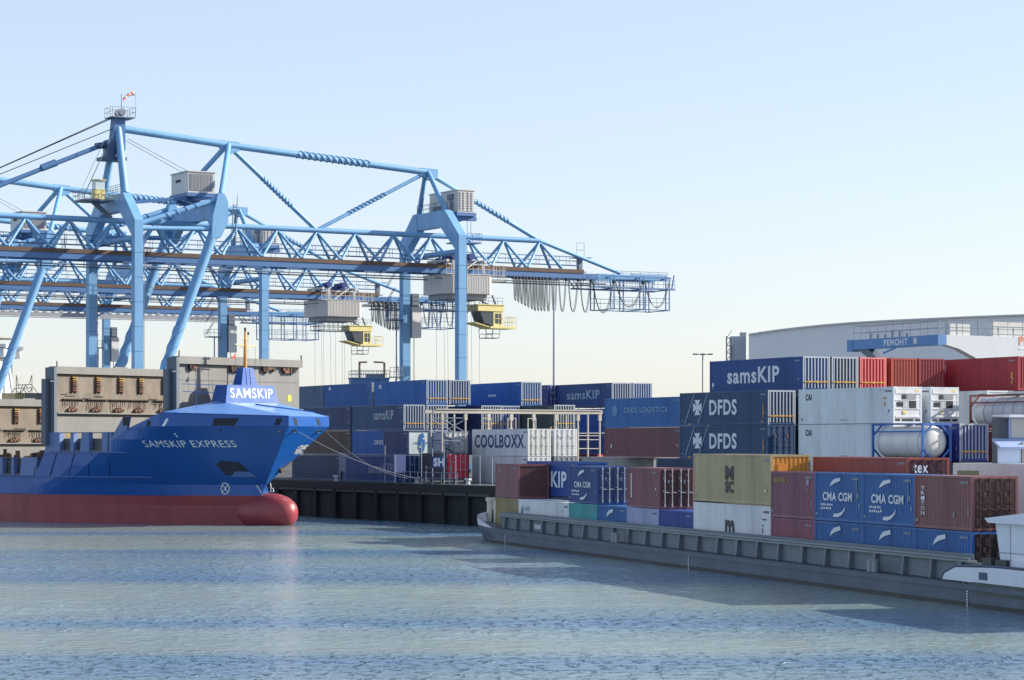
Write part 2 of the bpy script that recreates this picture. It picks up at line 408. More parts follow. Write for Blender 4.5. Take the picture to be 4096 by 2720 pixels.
    # walkway behind the truss
    g = MB(); b = CM + 2.9; g.box((-76, b - .45, 28.5), (24.5, b + .45, 28.6)); g.rail((-76, b - .42, 28.6), (24.5, b - .42, 28.6), 1.15, 1.6); g.rail((-76, b + .42, 28.6), (24.5, b + .42, 28.6), 1.15, 1.6)
    a = -74
    while a < 25: g.tube((a, b, 28.5), (a, CM + 1.6, 27.4), .05, n=4); a += 5.6
    g.build('walkway', CRANE_D, t)
    g = MB(); g.box((24.2, b - .9, 27.6), (25.4, b + .9, 27.7)); g.box((24.5, b - .3, 27.7), (25.1, b + .3, 29.6)); g.box((23.9, b - 1.1, 29.6), (26.2, b + 1.1, 29.68)); g.rail((24.1, b - .4, 29.7), (25.3, b - .4, 29.7), 2.0, .6); g.build('signal_platform', PIPE, t)
    # tail platform
    g = MB()
    for b in (CM - 2.6, CM + 2.6):
        g.beam((23.2, b, 25.3), (37.0, b, 25.3), .3, .22)
        for a in (26.4, 27.0, 31.2, 31.8, 35.5, 36.1): g.beam((a, b, 22.3), (a, b, 27.0), .13, .13)
        for z in (22.4, 23.4, 24.0): g.tube((26.4, b, z), (36.1, b, z), .06 if z < 23 else .035, n=4)
        for a in range(28, 36, 2): g.tube((a, b, 22.4), (a, b, 24.0), .03, n=4)
        g.beam((22.6, b, 26.9), (23.8, b, 25.3), .14, .14); g.beam((23.2, b, 26.9), (24.6, b, 25.3), .1, .1)
        g.beam((36.5, b, 25.3), (36.9, b, 27.3), .14, .14); g.rail((24, b, 25.4), (37.0, b, 25.4), 1.1, .9); g.beam((24.9, b, 26.85), (36.4, b, 26.85), .16, .2)
    for a in (26.7, 31.5, 35.8):
        g.beam((a, CM - 2.6, 22.35), (a, CM + 2.6, 22.35), .12, .12); g.beam((a, CM - 2.6, 26.9), (a, CM + 2.6, 26.9), .2, .2); g.beam((a, CM - 2.6, 25.2), (a, CM + 2.6, 25.2), .15, .15)
    g.rail((28, CM - .8, 27.25), (37, CM - .8, 27.25), .5, 1.4); g.box((31, CM - 1.2, 27.2), (36.6, CM + 1.2, 27.34))
    g.build('tail_platform', CRANE_D, t)
    # festoon cables
    hang = []; a = max(tr + 8.9, 10.6)
    while a < 16.0: hang.append(a); a += random.uniform(.42, .7) if tr < 3 else .3
    if tr > 8:
        hang = [tr + 8.9 + .5 * k + .12 * (k % 3) for k in range(11)] + [27.6, 29.6, 31.4, 33.6, 35.7]
    else: hang += [16.4, 17.5, 19.0, 20.9, 22.9, 26.6, 31.4, 35.7]
    if tr < -5:
        hang = []
        g = MB()
        for b in (CM - 3.2,): g.box((-70, b - .1, 25.2), (18, b + .25, 25.9)); g.box((-70, b - .3, 25.0), (18, b + .5, 25.1))
        for k in range(60): g.box((-69 + k * 1.45, CM - 3.34, 25.9), (-68.4 + k * 1.45, CM - 3.0, 26.1 + .2 * (k % 3 == 0)))
        g.rail((12, CM - 3.5, 24.8), (18, CM - 3.5, 24.8), 1.1, 1, .04)
        g.build('cable_gallery', HOUSE_D, t)
    for i, (p, q) in enumerate(zip(hang, hang[1:])):
        dep = min(4.2, 2.9 + .22 * i) * (1.0 if q < 27 else .78)
        z0 = 25.9
        g = MB(); gp = min(.22, (q - p) * .18)
        pts = []
        for s in range(13):
            u = s / 12; x = p + gp + (q - p - 2 * gp) * u
            y = abs(2 * u - 1); kk = 3.2 if q - p < 1.3 else 2.3
            pts.append((x, CM - 3.4 + random.uniform(-.02, .02), z0 - dep * (1 - y ** kk)))
        pts = [(p, CM - 3.4, z0 + .15)] + pts + [(q, CM - 3.4, z0 + .15)]
        g.path(pts, .045, 4); g.path([(x + .04, y + .3, z + .15) for x, y, z in pts], .045, 4)
        g.box((p - .12, CM - 3.5, z0), (p + .12, CM - 2.9, z0 + .35))
        g.build('festoon_cable', CABLE, t)
    # pylon head
    g = MB(); g.prism([(-45.3, CM - .8, 40.2), (-43.6, CM - .8, 40.2), (-43.6, CM - .8, 44.2), (-44.9, CM - .8, 44.2)], (0, 1.6, 0)); g.build('pylon_head', CRANE_D, t)
    g = MB(); g.box((-45.5, CM - 1.35, 44.2), (-42.5, CM + 1.35, 44.34))
    for p, q in (((-45.5, -1.35), (-42.5, -1.35)), ((-42.5, -1.35), (-42.5, 1.35)), ((-42.5, 1.35), (-45.5, 1.35)), ((-45.5, 1.35), (-45.5, -1.35))): g.rail((p[0], CM + p[1], 44.36), (q[0], CM + q[1], 44.36), 1.15, .75, .022)
    for y in (-.6, .6): g.tube((-44, CM + y - .2, 45.0), (-44, CM + y + .2, 44.9), .45, n=14)
    g.tube((-43.8, CM, 44.4), (-43.8, CM, 47.3), .05, n=5); g.build('head_platform', PIPE, t)
    g = MB(); g.box((-46.6, CM - 1.3, 38.9), (-43.6, CM + 1.3, 39.3)); g.box((-46, CM - 1, 39.3), (-44.2, CM + .6, 41.4)); g.tube((-47.2, CM, 40.6), (-46, CM, 40.8), .4, n=10); g.build('winch_platform', mat('crane_slate', (58, 84, 122), .5, dirt=.3), t)  # winch platform in a darker slate blue
    g = MB(); g.ladder((-49.2, CM - 1.2, 34.2), (-46.4, CM - 1.0, 40.0), .8, .35, .05, (.3, .9, 0)); g.tube((-50, CM - 1.6, 34.2), (-46.6, CM - 1.4, 41.2), .03, n=4); g.build('ladder', PIPE, t)
    g = MB(); g.box((-49.4, CM - 2, 33.7), (-45.6, CM + 2, 33.9)); g.rail((-49.4, CM - 2, 33.9), (-45.6, CM - 2, 33.9), 1.1, .7); g.rail((-49.4, CM + 2, 33.9), (-45.6, CM + 2, 33.9), 1.1, .7); g.rail((-49.4, CM - 2, 33.9), (-49.4, CM + 2, 33.9), 1.1, .7)
    g.beam((-47.5, CM, 33.7), (-45.2, CM, 31.8), .5, .5); g.build('platform', PIPE, t)
    g = MB(); g.box((-47.6, CM - 1.0, 33.92), (-46.3, CM + .4, 35.2)); cb = g.build('cabin', YELLOW, t)
    g = MB(); g.box((-47.55, CM - .95, 35.202), (-46.35, CM + .35, 36.3)); g.build('window', mat('pale_glass', (190, 206, 206), .1, dirt=.1), cb)
    g = MB(); g.box((-47.7, CM - 1.1, 36.302), (-46.2, CM + .5, 36.42)); g.build('roof', YELLOW, cb)
    # mid and end machine houses
    h = thing_part = None
    def house(name, a0, a1, b0, b1, z0, z1, louvre):
        g = MB(); g.box((a0, b0, z0), (a1, b1, z1)); hs = g.build(name, HOUSE, t)
        g = MB(); g.box((a0 - .15, b0 - .15, z1 + .002), (a1 + .15, b1 + .15, z1 + .12)); g.build('roof', HOUSE, hs)
        g = MB()
        if louvre:
            n = 16
            for i in range(n): x = a0 + .35 + (a1 - a0 - .7) * i / (n - 1); g.box((x - .05, b0 - .09, z0 + .3), (x + .05, b0 - .003, z1 - .25))
            g.build('louvre', HOUSE_D, hs)
            g = MB(); g.box((a0 - .06, b0 + 2.4, z0 + 1.5), (a0 - .002, b0 + 3.9, z0 + 1.8)); g.build('vent', DARK, hs)
        else:
            for x in (a0 + .08, (a0 + a1) / 2 + .04):
                d = MB(); d.box((x, b0 - .06, z0 + .2), (x + (a1 - a0) / 2 - .12, b0 - .002, z1 - .15))
                do = d.build('door', HOUSE, hs)
                d = MB()
                for z in range(1, 8): d.box((x + .06, b0 - .08, z0 + .2 + z * (z1 - z0) / 9), (x + (a1 - a0) / 2 - .18, b0 - .062, z0 + .26 + z * (z1 - z0) / 9))
                for xx in (.25, .75): d.tube((x + xx, b0 - .1, z0 + .25), (x + xx, b0 - .1, z1 - .2), .03, n=5)
                d.build('locking_bar', PIPE, do)
            d = MB(); d.box((a0 - .06, b0 + 1.2, z0 + .4), (a0 - .002, b0 + 2.0, z0 + 1.6)); d.box((a0 - .3, b0 + 1.1, z0 + 1.8), (a0 - .002, b0 + 2.4, z0 + 2.5)); d.box((a0 - .06, b0 + 4, z0 + .3), (a0 - .002, b0 + 6.8, z0 + 1.2)); d.build('vent', PIPE, hs)
        g = MB(); g.box((a0 - .2, b0 - .2, z0 - .45), (a1 + .2, b1 + .2, z0 - .002)); g.build('base_frame', CRANE_D, hs)
        return hs
    house('machine_house', -37.1, -33.5, 2.6, 8.0, 34.95, 37.55, True)
    g = MB(); g.beam((-36.6, 4.5, 34.3), (-33.8, 4.5, 33.6), .4, .5); g.beam((-36.6, 7.5, 34.3), (-33.8, 7.5, 33.6), .4, .5); g.beam((-37, 3.2, 34.3), (-44.6, 3.9, 33.4), .3, .4); g.build('house_bracket', CRANE_D, t)
    house('machine_house', 1.2, 3.7, 3.0, 10.8, 34.3, 37.2, False)
    g = MB(); g.prism([(.5, 4, 33.0), (.5, 10, 33.0), (3.4, 10, 33.84), (3.4, 4, 33.84), (.5, 4, 33.84), (.5, 10, 33.84)][:4], (0, 0, -.3)); g.box((.5, 3.4, 33.3), (4.3, 4.0, 33.84)); g.box((.5, 9.6, 33.3), (4.3, 10.2, 33.84)); g.rail((2.2, 2.0, 30.4), (4.3, 2.0, 30.4), 1.1, .6); g.rail((4.3, 2, 30.4), (4.3, 5, 30.4), 1.1, .6); g.box((.56, 2, 30.2), (4.3, 5, 30.35)); g.tube((2.2, 2.2, 30.4), (2.2, 2.2, 33.3), .04, n=4); g.tube((4.2, 4.8, 30.4), (4.2, 4.8, 33.3), .04, n=4); g.build('house_bracket', CRANE_D, t)
    # lift and stair tower on the far upright
    g = MB(); g.box((.75, CB - .8, 18.2), (2.1, CB + .6, 22.4))
    lf = g.build('lift_cabin', mat('lift_grey', (222, 222, 222), .5, dirt=.3), t)
    g = MB(); g.box((.9, CB - .5, 22.402), (1.9, CB + .4, 24.2)); g.tube((1.4, CB, 1), (1.4, CB, 18.2), .06, n=5); g.build('lift_guide', PIPE, lf)
    g = MB()
    for z in (9, 20.5): 
        g.box((-2.6, CB - 1.2, z), (-.56, CB + 1.2, z + .12)); g.rail((-2.6, CB - 1.2, z + .12), (-.6, CB - 1.2, z + .12), 1.1, .6); g.rail((-2.6, CB - 1.2, z + .12), (-2.6, CB + 1.2, z + .12), 1.1, .6)
    for z0 in (1.5, 5.5): g.ladder((-2.3, CB, z0), (-1.2, CB, z0 + 3.6), .5, .4, .04, (0, 1, 0))
    g.tube((-1.8, CB - 1, 1), (-1.8, CB - 1, 20.5), .1, n=5); g.tube((-1.0, CB - 1, 1), (-1.0, CB - 1, 20.5), .06, n=5)
    for z in range(21, 26, 2): g.ladder((-2.5, CB + .6, z), (-1.2, CB + .6, z + 2), .5, .4, .04, (0, 1, 0))
    g.build('stair_tower', CRANE_D, t)
    g = MB(); g.ladder((-31.8, .2, 33.6), (-29.2, CM - 1, 29.4), .7, .4, .05, (.5, -.5, 0)); g.rail((-31.7, -.2, 33.7), (-29.0, CM - 1.4, 29.6), 1, 1.2); g.build('stair', PIPE, t)
    return t

def make_trolley(crane, a, label, wide=1.0):
    loc = crane.matrix_basis @ Vector((a, 0, 0))
    t = thing('crane_trolley', label, 'crane trolley', loc, R(30), 'trolleys running on the cranes')
    g = MB(); g.prism([(.3, 5.5, 23.7), (1.2, 4.5, 23.7), (7.0, 4.5, 23.7), (7.5, 5.0, 23.7), (7.5, 10.9, 23.7), (.3, 10.9, 23.7)], (0, 0, 2.55)); hs = g.build('trolley_house', HOUSE, t)
    g = MB()
    for i in range(22): x = 1.4 + 5.4 * i / 21; g.box((x - .06, 4.43, 23.75), (x + .06, 4.498, 26.1))
    g.build('corrugation', HOUSE, hs)
    g = MB(); g.prism([(.8, 5.9, 23.695), (1.5, 5.1, 23.695), (6.8, 5.1, 23.695), (7.0, 10.4, 23.695), (.8, 10.4, 23.695)], (0, 0, -.7)); g.build('base', HOUSE_D, hs)
    g = MB(); g.box((.2, 4.4, 26.252), (7.6, 11.0, 26.33)); g.build('roof', HOUSE, hs)
    g = MB()
    for b in (4.5, 10.9):
        g.rail((.3, b, 26.34), (7.6, b, 26.34), 1.3, .8, .035)
        for x in (1.6, 6.0): g.beam((x, b, 26.34), (x + .5, CM + (1.6 if b > CM else -1.6) * 1.35, 28.3), .4, .25)
        g.tube((2.5, b, 26.4), (5.5, CM + (b - CM) * .7, 28.2), .07, n=5)
    for x in (.9, 6.6): g.beam((x, 5.1, 28.1), (x, 10.6, 28.1), .4, .35)
    g.build('hanger', HOUSE, t)
    g = MB()
    for x in (2.0, 4.6): g.tube((x, 5.2, 28.7), (x, 6.6, 28.7), .45, n=10); g.box((x - .5, 6.7, 28.0), (x + .8, 8.0, 29.0)); g.box((x - .3, 9, 27.9), (x + .6, 10, 28.7))
    g.build('hoist_motor', mat('motor_blue', (44, 60, 120), .5, dirt=.3), t)
    g = MB(); g.rail((7.6, 4.8, 25.6), (9.6, 4.8, 25.6), 2.0, .5, .035, 3); g.rail((9.6, 4.8, 25.6), (9.6, 7, 25.6), 2.0, .5, .035, 3); g.box((7.52, 4.8, 25.5), (9.6, 7, 25.6)); g.build('side_basket', HOUSE, t)
    g = MB()
    for b in (5.2, 9.8):
        g.rail((.9, b, 21.6), (6.6, b, 21.6), 1.39, .8, .045); g.beam((.9, b, 21.6), (6.6, b, 21.6), .2, .14)
    g.rail((.9, 5.2, 21.6), (.9, 9.8, 21.6), 1.39, 1, .045); g.beam((.9, 5.2, 21.6), (.9, 9.8, 21.6), .2, .14); g.build('under_walkway', PIPE, t)
    # driver cab
    g = MB(); g.box((5.2, 4.6, 21.5), (9.2, 7.6, 22.3)); g.box((5.0, 4.5, 22.302), (9.3, 7.7, 22.4)); g.box((7.6, 4.7, 19.5), (9.0, 7.5, 21.498)); cb = g.build('driver_cab', YELLOW, t)
    g = MB(); g.prism([(5.6, 4.75, 21.49), (7.595, 4.75, 21.49), (7.595, 4.75, 19.6), (6.2, 4.75, 19.9)], (0, 2.6, 0)); g.build('window', GLASS, cb)
    g = MB(); g.box((7.9, 4.66, 19.9), (8.8, 4.698, 21.2)); g.build('window', GLASS, cb)
    g = MB(); g.box((7.85, 4.62, 20.5), (8.85, 4.655, 20.56)); g.box((8.32, 4.62, 19.85), (8.38, 4.655, 21.2)); g.build('window_frame', YELLOW, cb)
    g = MB(); g.beam((4.7, 6, 19.95), (7.4, 6, 19.3), 2.8, .12); g.box((7.0, 4.4, 19.2), (11.0, 7.6, 19.498)); g.build('cab_floor', YELLOW, cb)
    g = MB(); g.rail((9.1, 4.5, 19.5), (11, 4.5, 19.5), 1.3, .6); g.rail((11, 4.5, 19.5), (11, 7.5, 19.5), 1.3, .6); g.build('railing', YELLOW, cb)
    g = MB(); g.rail((6.2, 4.9, 22.41), (9.1, 4.9, 22.41), .9, .6); g.tube((6.4, 5.5, 22.4), (6.4, 5.5, 23.1), .12, n=6); g.tube((8.4, 5.5, 22.4), (8.0, 5.8, 23.7), .12, n=6); g.tube((8.4, 7, 22.4), (6.8, 7.2, 23.1), .1, n=6); g.build('cab_hanger', PIPE, cb)
    g = MB()
    for b in (5.0, 7.0):
        g.tube((6.6, b, 19.2), (6.8, b, 17.9), .04, n=4); g.tube((8.8, b, 19.2), (8.6, b, 17.9), .04, n=4); g.tube((7.7, b, 19.2), (7.7, b, 17.9), .03, n=4)
        for z in (17.95, 18.5): g.tube((6.7, b, z), (8.7, b, z), .04, n=4)
    for x in (6.8, 8.6): g.tube((x, 5, 17.95), (x, 7, 17.95), .05, n=4)
    g.build('basket', PIPE, cb)
    g = MB()
    for x in (1.4, 2.6, 5.0, 6.2):
        for b in (6.2, 9.4): g.tube((x, b, 23), (x + .25, b, 2.5), .022, n=4, caps=False)
    g.build('hoist_rope', PIPE, t)
    return t

C0 = Vector((-6.7, 326, QZ)); BD = Vector((-.5, .866, 0))
crane1 = make_crane('nearest blue container crane with red and white windsock on its pylon', C0, 0.0)
ws = MB()
for i in range(6): ws.tube((-42.6 - i * .24, CM - 1.2, 47.3 - .06 * i * i * .4), (-42.6 - (i + 1) * .24, CM - 1.2, 47.3 - .06 * (i + 1) ** 2 * .4), .27 - i * .025, .245 - i * .025, n=10, mi=i % 2)
wo = ws.build('windsock', [mat('sock_white', (240, 236, 232), .7, dirt=.1), mat('sock_red', (236, 120, 96), .7, dirt=.1)], crane1)
g = MB(); g.tube((-42.4, CM - 1.2, 44.4), (-42.4, CM - 1.2, 47.6), .02, n=5); g.build('windsock_pole', PIPE, wo)
make_trolley(crane1, 0.0, 'grey corrugated trolley with yellow cab hanging under the nearest crane')
crane2 = make_crane('second blue container crane, rising behind the orange mast', C0 + BD * 62, 11.6)
make_trolley(crane2, 11.6, 'grey corrugated trolley with yellow cab between the second crane and the nearest one')
crane3 = make_crane('farthest blue container crane, seen through the legs of the nearer two', C0 + BD * 113, -6)
# ------------------------------------------------------------------ the blue cargo ship
HULL = mat('hull_blue', (24, 84, 160), .3, dirt=.35, scale=.45, stretch=.2, dent=.05, rust=.1)
HULL_L = mat('hull_blue_skylit', (96, 140, 200), .4, dirt=.2, scale=.3)  # hull blue lightened to paint in sky light on the roof
HULLPALE = mat('bulwark_blue', (98, 122, 172), .45, dirt=.3, scale=.4)
REDB = mat('antifouling_red', (150, 62, 68), .42, dirt=.6, scale=.45, stretch=.25, rust=.05, dent=.04)
GREYW = mat('bulkhead_grey', (124, 123, 119), .6, dirt=.35, scale=.5, stretch=.25, rust=.05)
GREYD = mat('bulkhead_dark', (100, 102, 106), .6, dirt=.3)  # darker grey for deck, rails, seams and hatch coaming
RUSTW = mat('rusty_bay', (130, 120, 108), .75, dirt=.9, scale=.9, stretch=.6, rust=.35, dirtcol=(98, 88, 76))
GEAR_Y = mat('gear_yellow', (172, 136, 56), .6, dirt=.5, scale=4)
GEAR_O = mat('gear_orange', (122, 78, 54), .7, dirt=.6, scale=4)
GEAR_K = mat('gear_dark', (62, 52, 48), .7, dirt=.5, scale=4)

def make_ship():
    t = thing('cargo_ship', 'blue cargo ship with whaleback bow, red bulb and orange mast at the quay', 'ship', (-18.4, 228.2, 0), math.atan2(-.64, .77))
    BN, BF = 8.6, 10.0
    def stem(z): return 0.0 if z >= 9.1 else (-4.8 * (9.1 - z) / 5.4 if z > 3.7 else (-4.8 if z > 3 else (-5.0 if z > 2 else -6.5)))
    def wid(z): return 2.8 if z >= 9.1 else (1.0 + 1.8 * (z - 3.7) / 5.4 if z > 3.7 else 1.0 if z > 3 else (1.3 if z > 2 else 1.8))
    def tap(z): return -10.7 if z >= 9.1 else -10.7 - 19.3 * min(1, (9.1 - z) / 6.4)
    def port(z):
        if z >= 9.1: return Vector((-3.8, 6.4, z))
        if z > 3.7: k = (z - 3.7) / 5.4; return Vector((-4.75 + .95 * k, -.9 + 7.3 * k, z))
        return Vector((stem(z), -1 + .1 * (z > 3) + .8 * (z < 3), z))
    def beam(s, z):
        st, se = tap(z), stem(z); r = max(0, min(1, (s - st) / (se - st))); p = 1.0 + .8 * min(1, max(0, (9.1 - z) / 6.4))
        return wid(z) + (BN - wid(z)) * (1 - r ** p)
    def top(s):
        pts = [(-90, 4.4), (-28.4, 4.4), (-27.0, 6.7), (-17.51, 6.7), (-17.5, 7.7), (-15.2, 8.9), (-10.7, 10.35), (0, 10.0)]
        for (a, za), (b, zb) in zip(pts, pts[1:]):
            if a <= s <= b: return za + (zb - za) * (s - a) / (b - a)
        return 10.0
    aft = [-75, -60, -50, -44, -40, -36, -34, -32, -30, -28.4, -27.7, -27.0, -25, -23, -21, -19, -17.51]
    fr = [i / 34 for i in range(35)]
    zs = [-1.5, 0, .9, 1.8, 2.7, 3.7, 4.4, 5.5, 6.7, 7.9, 9.1, 10.4]
    def col(i, side):
        out = []
        for z in zs:
            if i < len(aft): s = aft[i]; zz = min(z, top(s))
            else:
                f = fr[i - len(aft)]; s = -17.5 + (stem(z) + 17.5) * f; zz = min(z, top(s)); s = -17.5 + (stem(zz) + 17.5) * f
                zz = min(z, top(s))
            if side < 0: out.append(Vector((s, -beam(s, zz), zz)))
            else:
                P = port(zz)
                if i >= len(aft): s = -17.5 + (P.x + 17.5) * f
                st = min(tap(zz), -17.0) if zz < 9.1 else -12.0
                r = max(0, min(1, (s - st) / (P.x - st)))
                out.append(Vector((s, P.y + (BF - P.y) * (1 - r ** 1.5), zz)))
        return out
    n = len(aft) + len(fr)
    up, lo = MB(), MB()
    cols = {sd: [col(i, sd) for i in range(n)] for sd in (-1, 1)}
    for sd in (-1, 1):
        for i in range(n - 1):
            for j in range(len(zs) - 1):
                q = [cols[sd][i][j], cols[sd][i + 1][j], cols[sd][i + 1][j + 1], cols[sd][i][j + 1]]
                if (q[0] - q[3]).length < 1e-4 and (q[1] - q[2]).length < 1e-4: continue
                (lo if zs[j + 1] <= 2.71 else up).poly(q)
    for j in range(len(zs) - 1):
        a, b = cols[-1][-1], cols[1][-1]
        q = [a[j], b[j], b[j + 1], a[j + 1]]
        if (a[j + 1] - a[j]).length > 1e-4 and (q[2] - q[3]).length > 1e-3: (lo if zs[j + 1] <= 2.71 else up).poly(q)
    up.poly([(-75, -BN, -1.5), (-75, BF, -1.5), (-75, BF, 4.4), (-75, -BN, 4.4)])
    hull = up.build('hull', HULL, t); lo.build('hull_bottom', REDB, t)
    bvh = BVHTree.FromPolygons([v[:] for v in up.v], up.f)
    dk = MB(); dk.poly([(-75, -BN + .1, 4.2), (-26, -BN + .3, 4.2), (-19, -6, 4.2), (-11, -2.2, 4.2), (-11, 2.2, 4.2), (-19, 6, 4.2), (-26, BF - .3, 4.2), (-75, BF - .1, 4.2)]); dk.poly([(-10.8, -3, 4.2), (-10.8, 3, 4.2), (-10.8, 9.8, 9.2), (-10.8, 9.8, 10.2), (-10.8, -8.4, 10.2), (-10.8, -8.4, 9.2)]); dk.build('deck', GREYD, t)
    # bulb
    g = MB(); n_, m_ = 20, 14; vs = []
    prof = [(-20, .9, .9), (-12, 1.3, 1.3), (-9, 1.6, 1.6), (-7, 1.75, 1.75), (-5.2, 1.85, 1.85), (-3.8, 1.75, 1.75), (-2.8, 1.45, 1.5), (-2.1, 1.05, 1.15), (-1.75, .6, .7), (-1.65, .15, .2), (-1.64, .002, .002)]
    for s, ry, rz in prof:
        for i in range(n_):
            a = 2 * math.pi * i / n_; vs.append((s, ry * math.cos(a) - .5, 1.15 + rz * math.sin(a)))
    g.add(vs, [(j * n_ + i, j * n_ + (i + 1) % n_, (j + 1) * n_ + (i + 1) % n_, (j + 1) * n_ + i) for j in range(len(prof) - 1) for i in range(n_)], 0, True)
    g.build('bulb', REDB, t)
    # whaleback roof
    A, K, T_, A2 = (-10.7, -8.6, 10.352), (0.02, -2.82, 10.002), (-3.78, 6.4, 10.022), (-10.7, 10, 10.352)
    C1, C2 = (-8.7, -3.2, 11.5), (-8.7, 3.7, 11.5)
    g = MB()
    for tri in ((A, K, C1), (K, T_, C2, C1), (T_, A2, C2), (A, C1, C2, A2)): g.poly(tri)
    rf = g.build('forecastle_roof', HULL_L, t)
    g = MB(); g.tube((-6.5, -.6, 11.2), (-3.0, 3.6, 10.45), .04, n=5); g.tube((-6.2, -1.0, 11.15), (-2.6, 3.2, 10.42), .04, n=5); g.tube(A2, T_, .12, n=6); g.tube(A, K, .05, n=6); g.tube((-8.6, -6.1, 10.7), (-8.6, -6.1, 13.2), .03, n=5); g.tube((-10, -6.5, 12.3), (-8, -3.2, 12.2), .03, n=4); g.tube((-10, -6.5, 13.0), (-8, -3.2, 12.9), .03, n=4); g.build('grab_rail', HULL, rf)
    # rubbing strakes, panel seams
    def on(s, z, off=.03):
        h = bvh.ray_cast(Vector((s, -30, z)), Vector((0, 1, 0))); return (h[0] if h[0] else Vector((s, -beam(s, z), z))) - Vector((0, off, 0))
    def line(p, q, r, name, m, k=12):
        g = MB(); pts = [on(p[0] + (q[0] - p[0]) * i / k, p[1] + (q[1] - p[1]) * i / k) for i in range(k + 1)]
        g.path(pts, r, 5); return g.build(name, m, hull)
    RUB = mat('rubbing_pale', (86, 112, 172), .4, dirt=.3)
    line((-70, 4.38), (-14.5, 4.38), .06, 'rubbing_strake', RUB, 30); line((-27, 6.68), (-15.8, 6.68), .06, 'rubbing_strake', RUB)
    line((-70, 2.7), (-12, 2.7), .03, 'rubbing_strake', HULL, 30)
    line((-15.2, 8.85), (-.4, 9.08), .035, 'knuckle', HULL, 24)
    for a in (-27.6, -25.2, -22.6, -20.2, -17.8): line((a - 1.0, 4.45), (a, 6.6), .04, 'frame_rib', mat('seam_dark', (16, 40, 92), .5, dirt=.2), 6)
    line((-13.4, 8.8), (-13.4, 7.3), .03, 'frame_rib', HULL, 5); line((-10.6, 8.7), (-10.6, 7.6), .03, 'frame_rib', HULL, 5)
    # openings on the dark side
    def plate(pts, name, m, off=.02):
        g = MB(); g.poly([on(s, z, off) for s, z in pts]); return g.build(name, m, hull)
    plate([(-6.35, 9.15), (-4.5, 9.15), (-4.1, 9.82), (-6.2, 9.82)], 'mooring_port', DARK); plate([(-1.2, 9.15), (-.75, 9.2), (-.5, 9.78), (-1.0, 9.8)], 'mooring_port', DARK)
    plate([(-12.6, 9.12), (-12.1, 9.12), (-12.0, 9.6), (-12.5, 9.6)], 'mooring_port', DARK); plate([(-10.6, 9.12), (-10.3, 9.12), (-10.0, 9.8), (-10.2, 9.8)], 'fairlead', LETTER)
    plate([(-7.7, 4.65), (-5.7, 4.35), (-5.1, 4.4), (-5.9, 5.8), (-7.4, 5.95), (-8.0, 5.6)], 'anchor_pocket', mat('pocket_dark', (40, 46, 66), .5, dirt=.3), .03)
    plate([(-7.3, 4.42), (-5.1, 4.42), (-5.4, 4.92), (-6.7, 4.95)], 'anchor_shelf', RUB, .05)
    for s, z in ((-12.3, 8.5), (-5.8, 8.75), (-10, 8.4), (-9.98, 8.2)):
        g = MB(); g.ball(on(s, z), .09, .06, .09, 8, 6); g.build('fairlead', DARK if z > 8.45 else LETTER, hull)
    g = MB(); g.ball(on(-1.0, 8.6), .12, .1, .1, 8, 6); g.build('fairlead', GEAR_Y, hull)
    # bow face fittings
    g = MB()
    def bowp(f, z, off=.03):
        a_, b_ = Vector((stem(z), -wid(z), z)), port(z); n_ = Vector((b_.y - a_.y, a_.x - b_.x, 0)).normalized()
        return a_ + (b_ - a_) * f + n_ * off
    for f0 in (.15, .72): g.poly([bowp(f0, 9.2), bowp(f0 + .07, 9.18), bowp(f0 + .03, 9.85), bowp(f0 - .05, 9.86)])
    g.build('mooring_port', DARK, hull)
    for f0 in (.12, .78):
        g = MB(); g.tube(bowp(f0, 8.6, -.2), bowp(f0 + .03, 8.75, .35), .12, n=8); g.ball(bowp(f0, 8.5, .3), .12, .12, .12, 8, 6); g.build('fairlead', mat('fair_green', (70, 96, 104), .5), hull)
    g = MB()
    for k in range(60):
        f0, z = random.uniform(.66, .95), random.uniform(6.5, 7.3)
        g.poly([bowp(f0, z), bowp(f0 + .03, z + .02), bowp(f0 + .025, z + .14), bowp(f0 - .01, z + .1)])
    g.build('paint_chip', mat('chipped', (206, 206, 196), .6, dirt=.4), hull)
    g = MB(); g.tube(bowp(.75, 5.0, .1), bowp(.98, 5.8, .1), .1, n=6); g.ball(bowp(.72, 5.05, .1), .2, .2, .3, 8, 6); g.build('anchor', mat('anchor_iron', (70, 60, 52), .7, dirt=.5, rust=.3), hull)
    # lettering and marks on the side
    o = on(-13.6, 7.35); 
    write('SAMSKIP EXPRESS', t, (-13.6, -BN, 7.18), (1, 0, 0.0), (0, 0, 1), 8.3, .62, LETTER, 0, bvh=bvh, ray=(0, 1, 0))
    g = MB(); c = (-8.15, 3.35); ring = [on(c[0] + .36 * math.cos(2 * math.pi * i / 16), c[1] + .52 * math.sin(2 * math.pi * i / 16), .05) for i in range(17)]; g.path(ring, .05, 5)
    for i in (2, 10, 6, 14): g.tube(ring[i], on(*c, .05), .045, n=5)
    g.build('thruster_mark', LETTER, hull)
    g = MB()
    for i in range(9): z = 2.45 + i * .14; s = -5.15 - .1 * (i - 4); q = [on(s, z, .03), on(s + .14, z, .03), on(s + .14, z + .07, .03), on(s, z + .07, .03)]; g.poly(q)
    for p, q in (((-4.05, 3.9), (-4.05, 3.45)), ((-4.05, 3.45), (-3.75, 3.35)), ((-3.75, 3.35), (-3.7, 3.1)), ((-3.7, 3.1), (-4.1, 3.1)), ((-4.1, 3.1), (-4.05, 3.45))): g.tube(on(*p, .04), on(*q, .04), .04, n=5)
    g.build('draught_mark', LETTER, hull)
    # sign house, mast tower, mast
    g = MB(); g.prism([(-9.2, -3.7, 11.2), (-7.6, -3.7, 11.2), (-7.9, -3.2, 12.9), (-9.2, -3.2, 12.9)], (0, 0.001, 0))
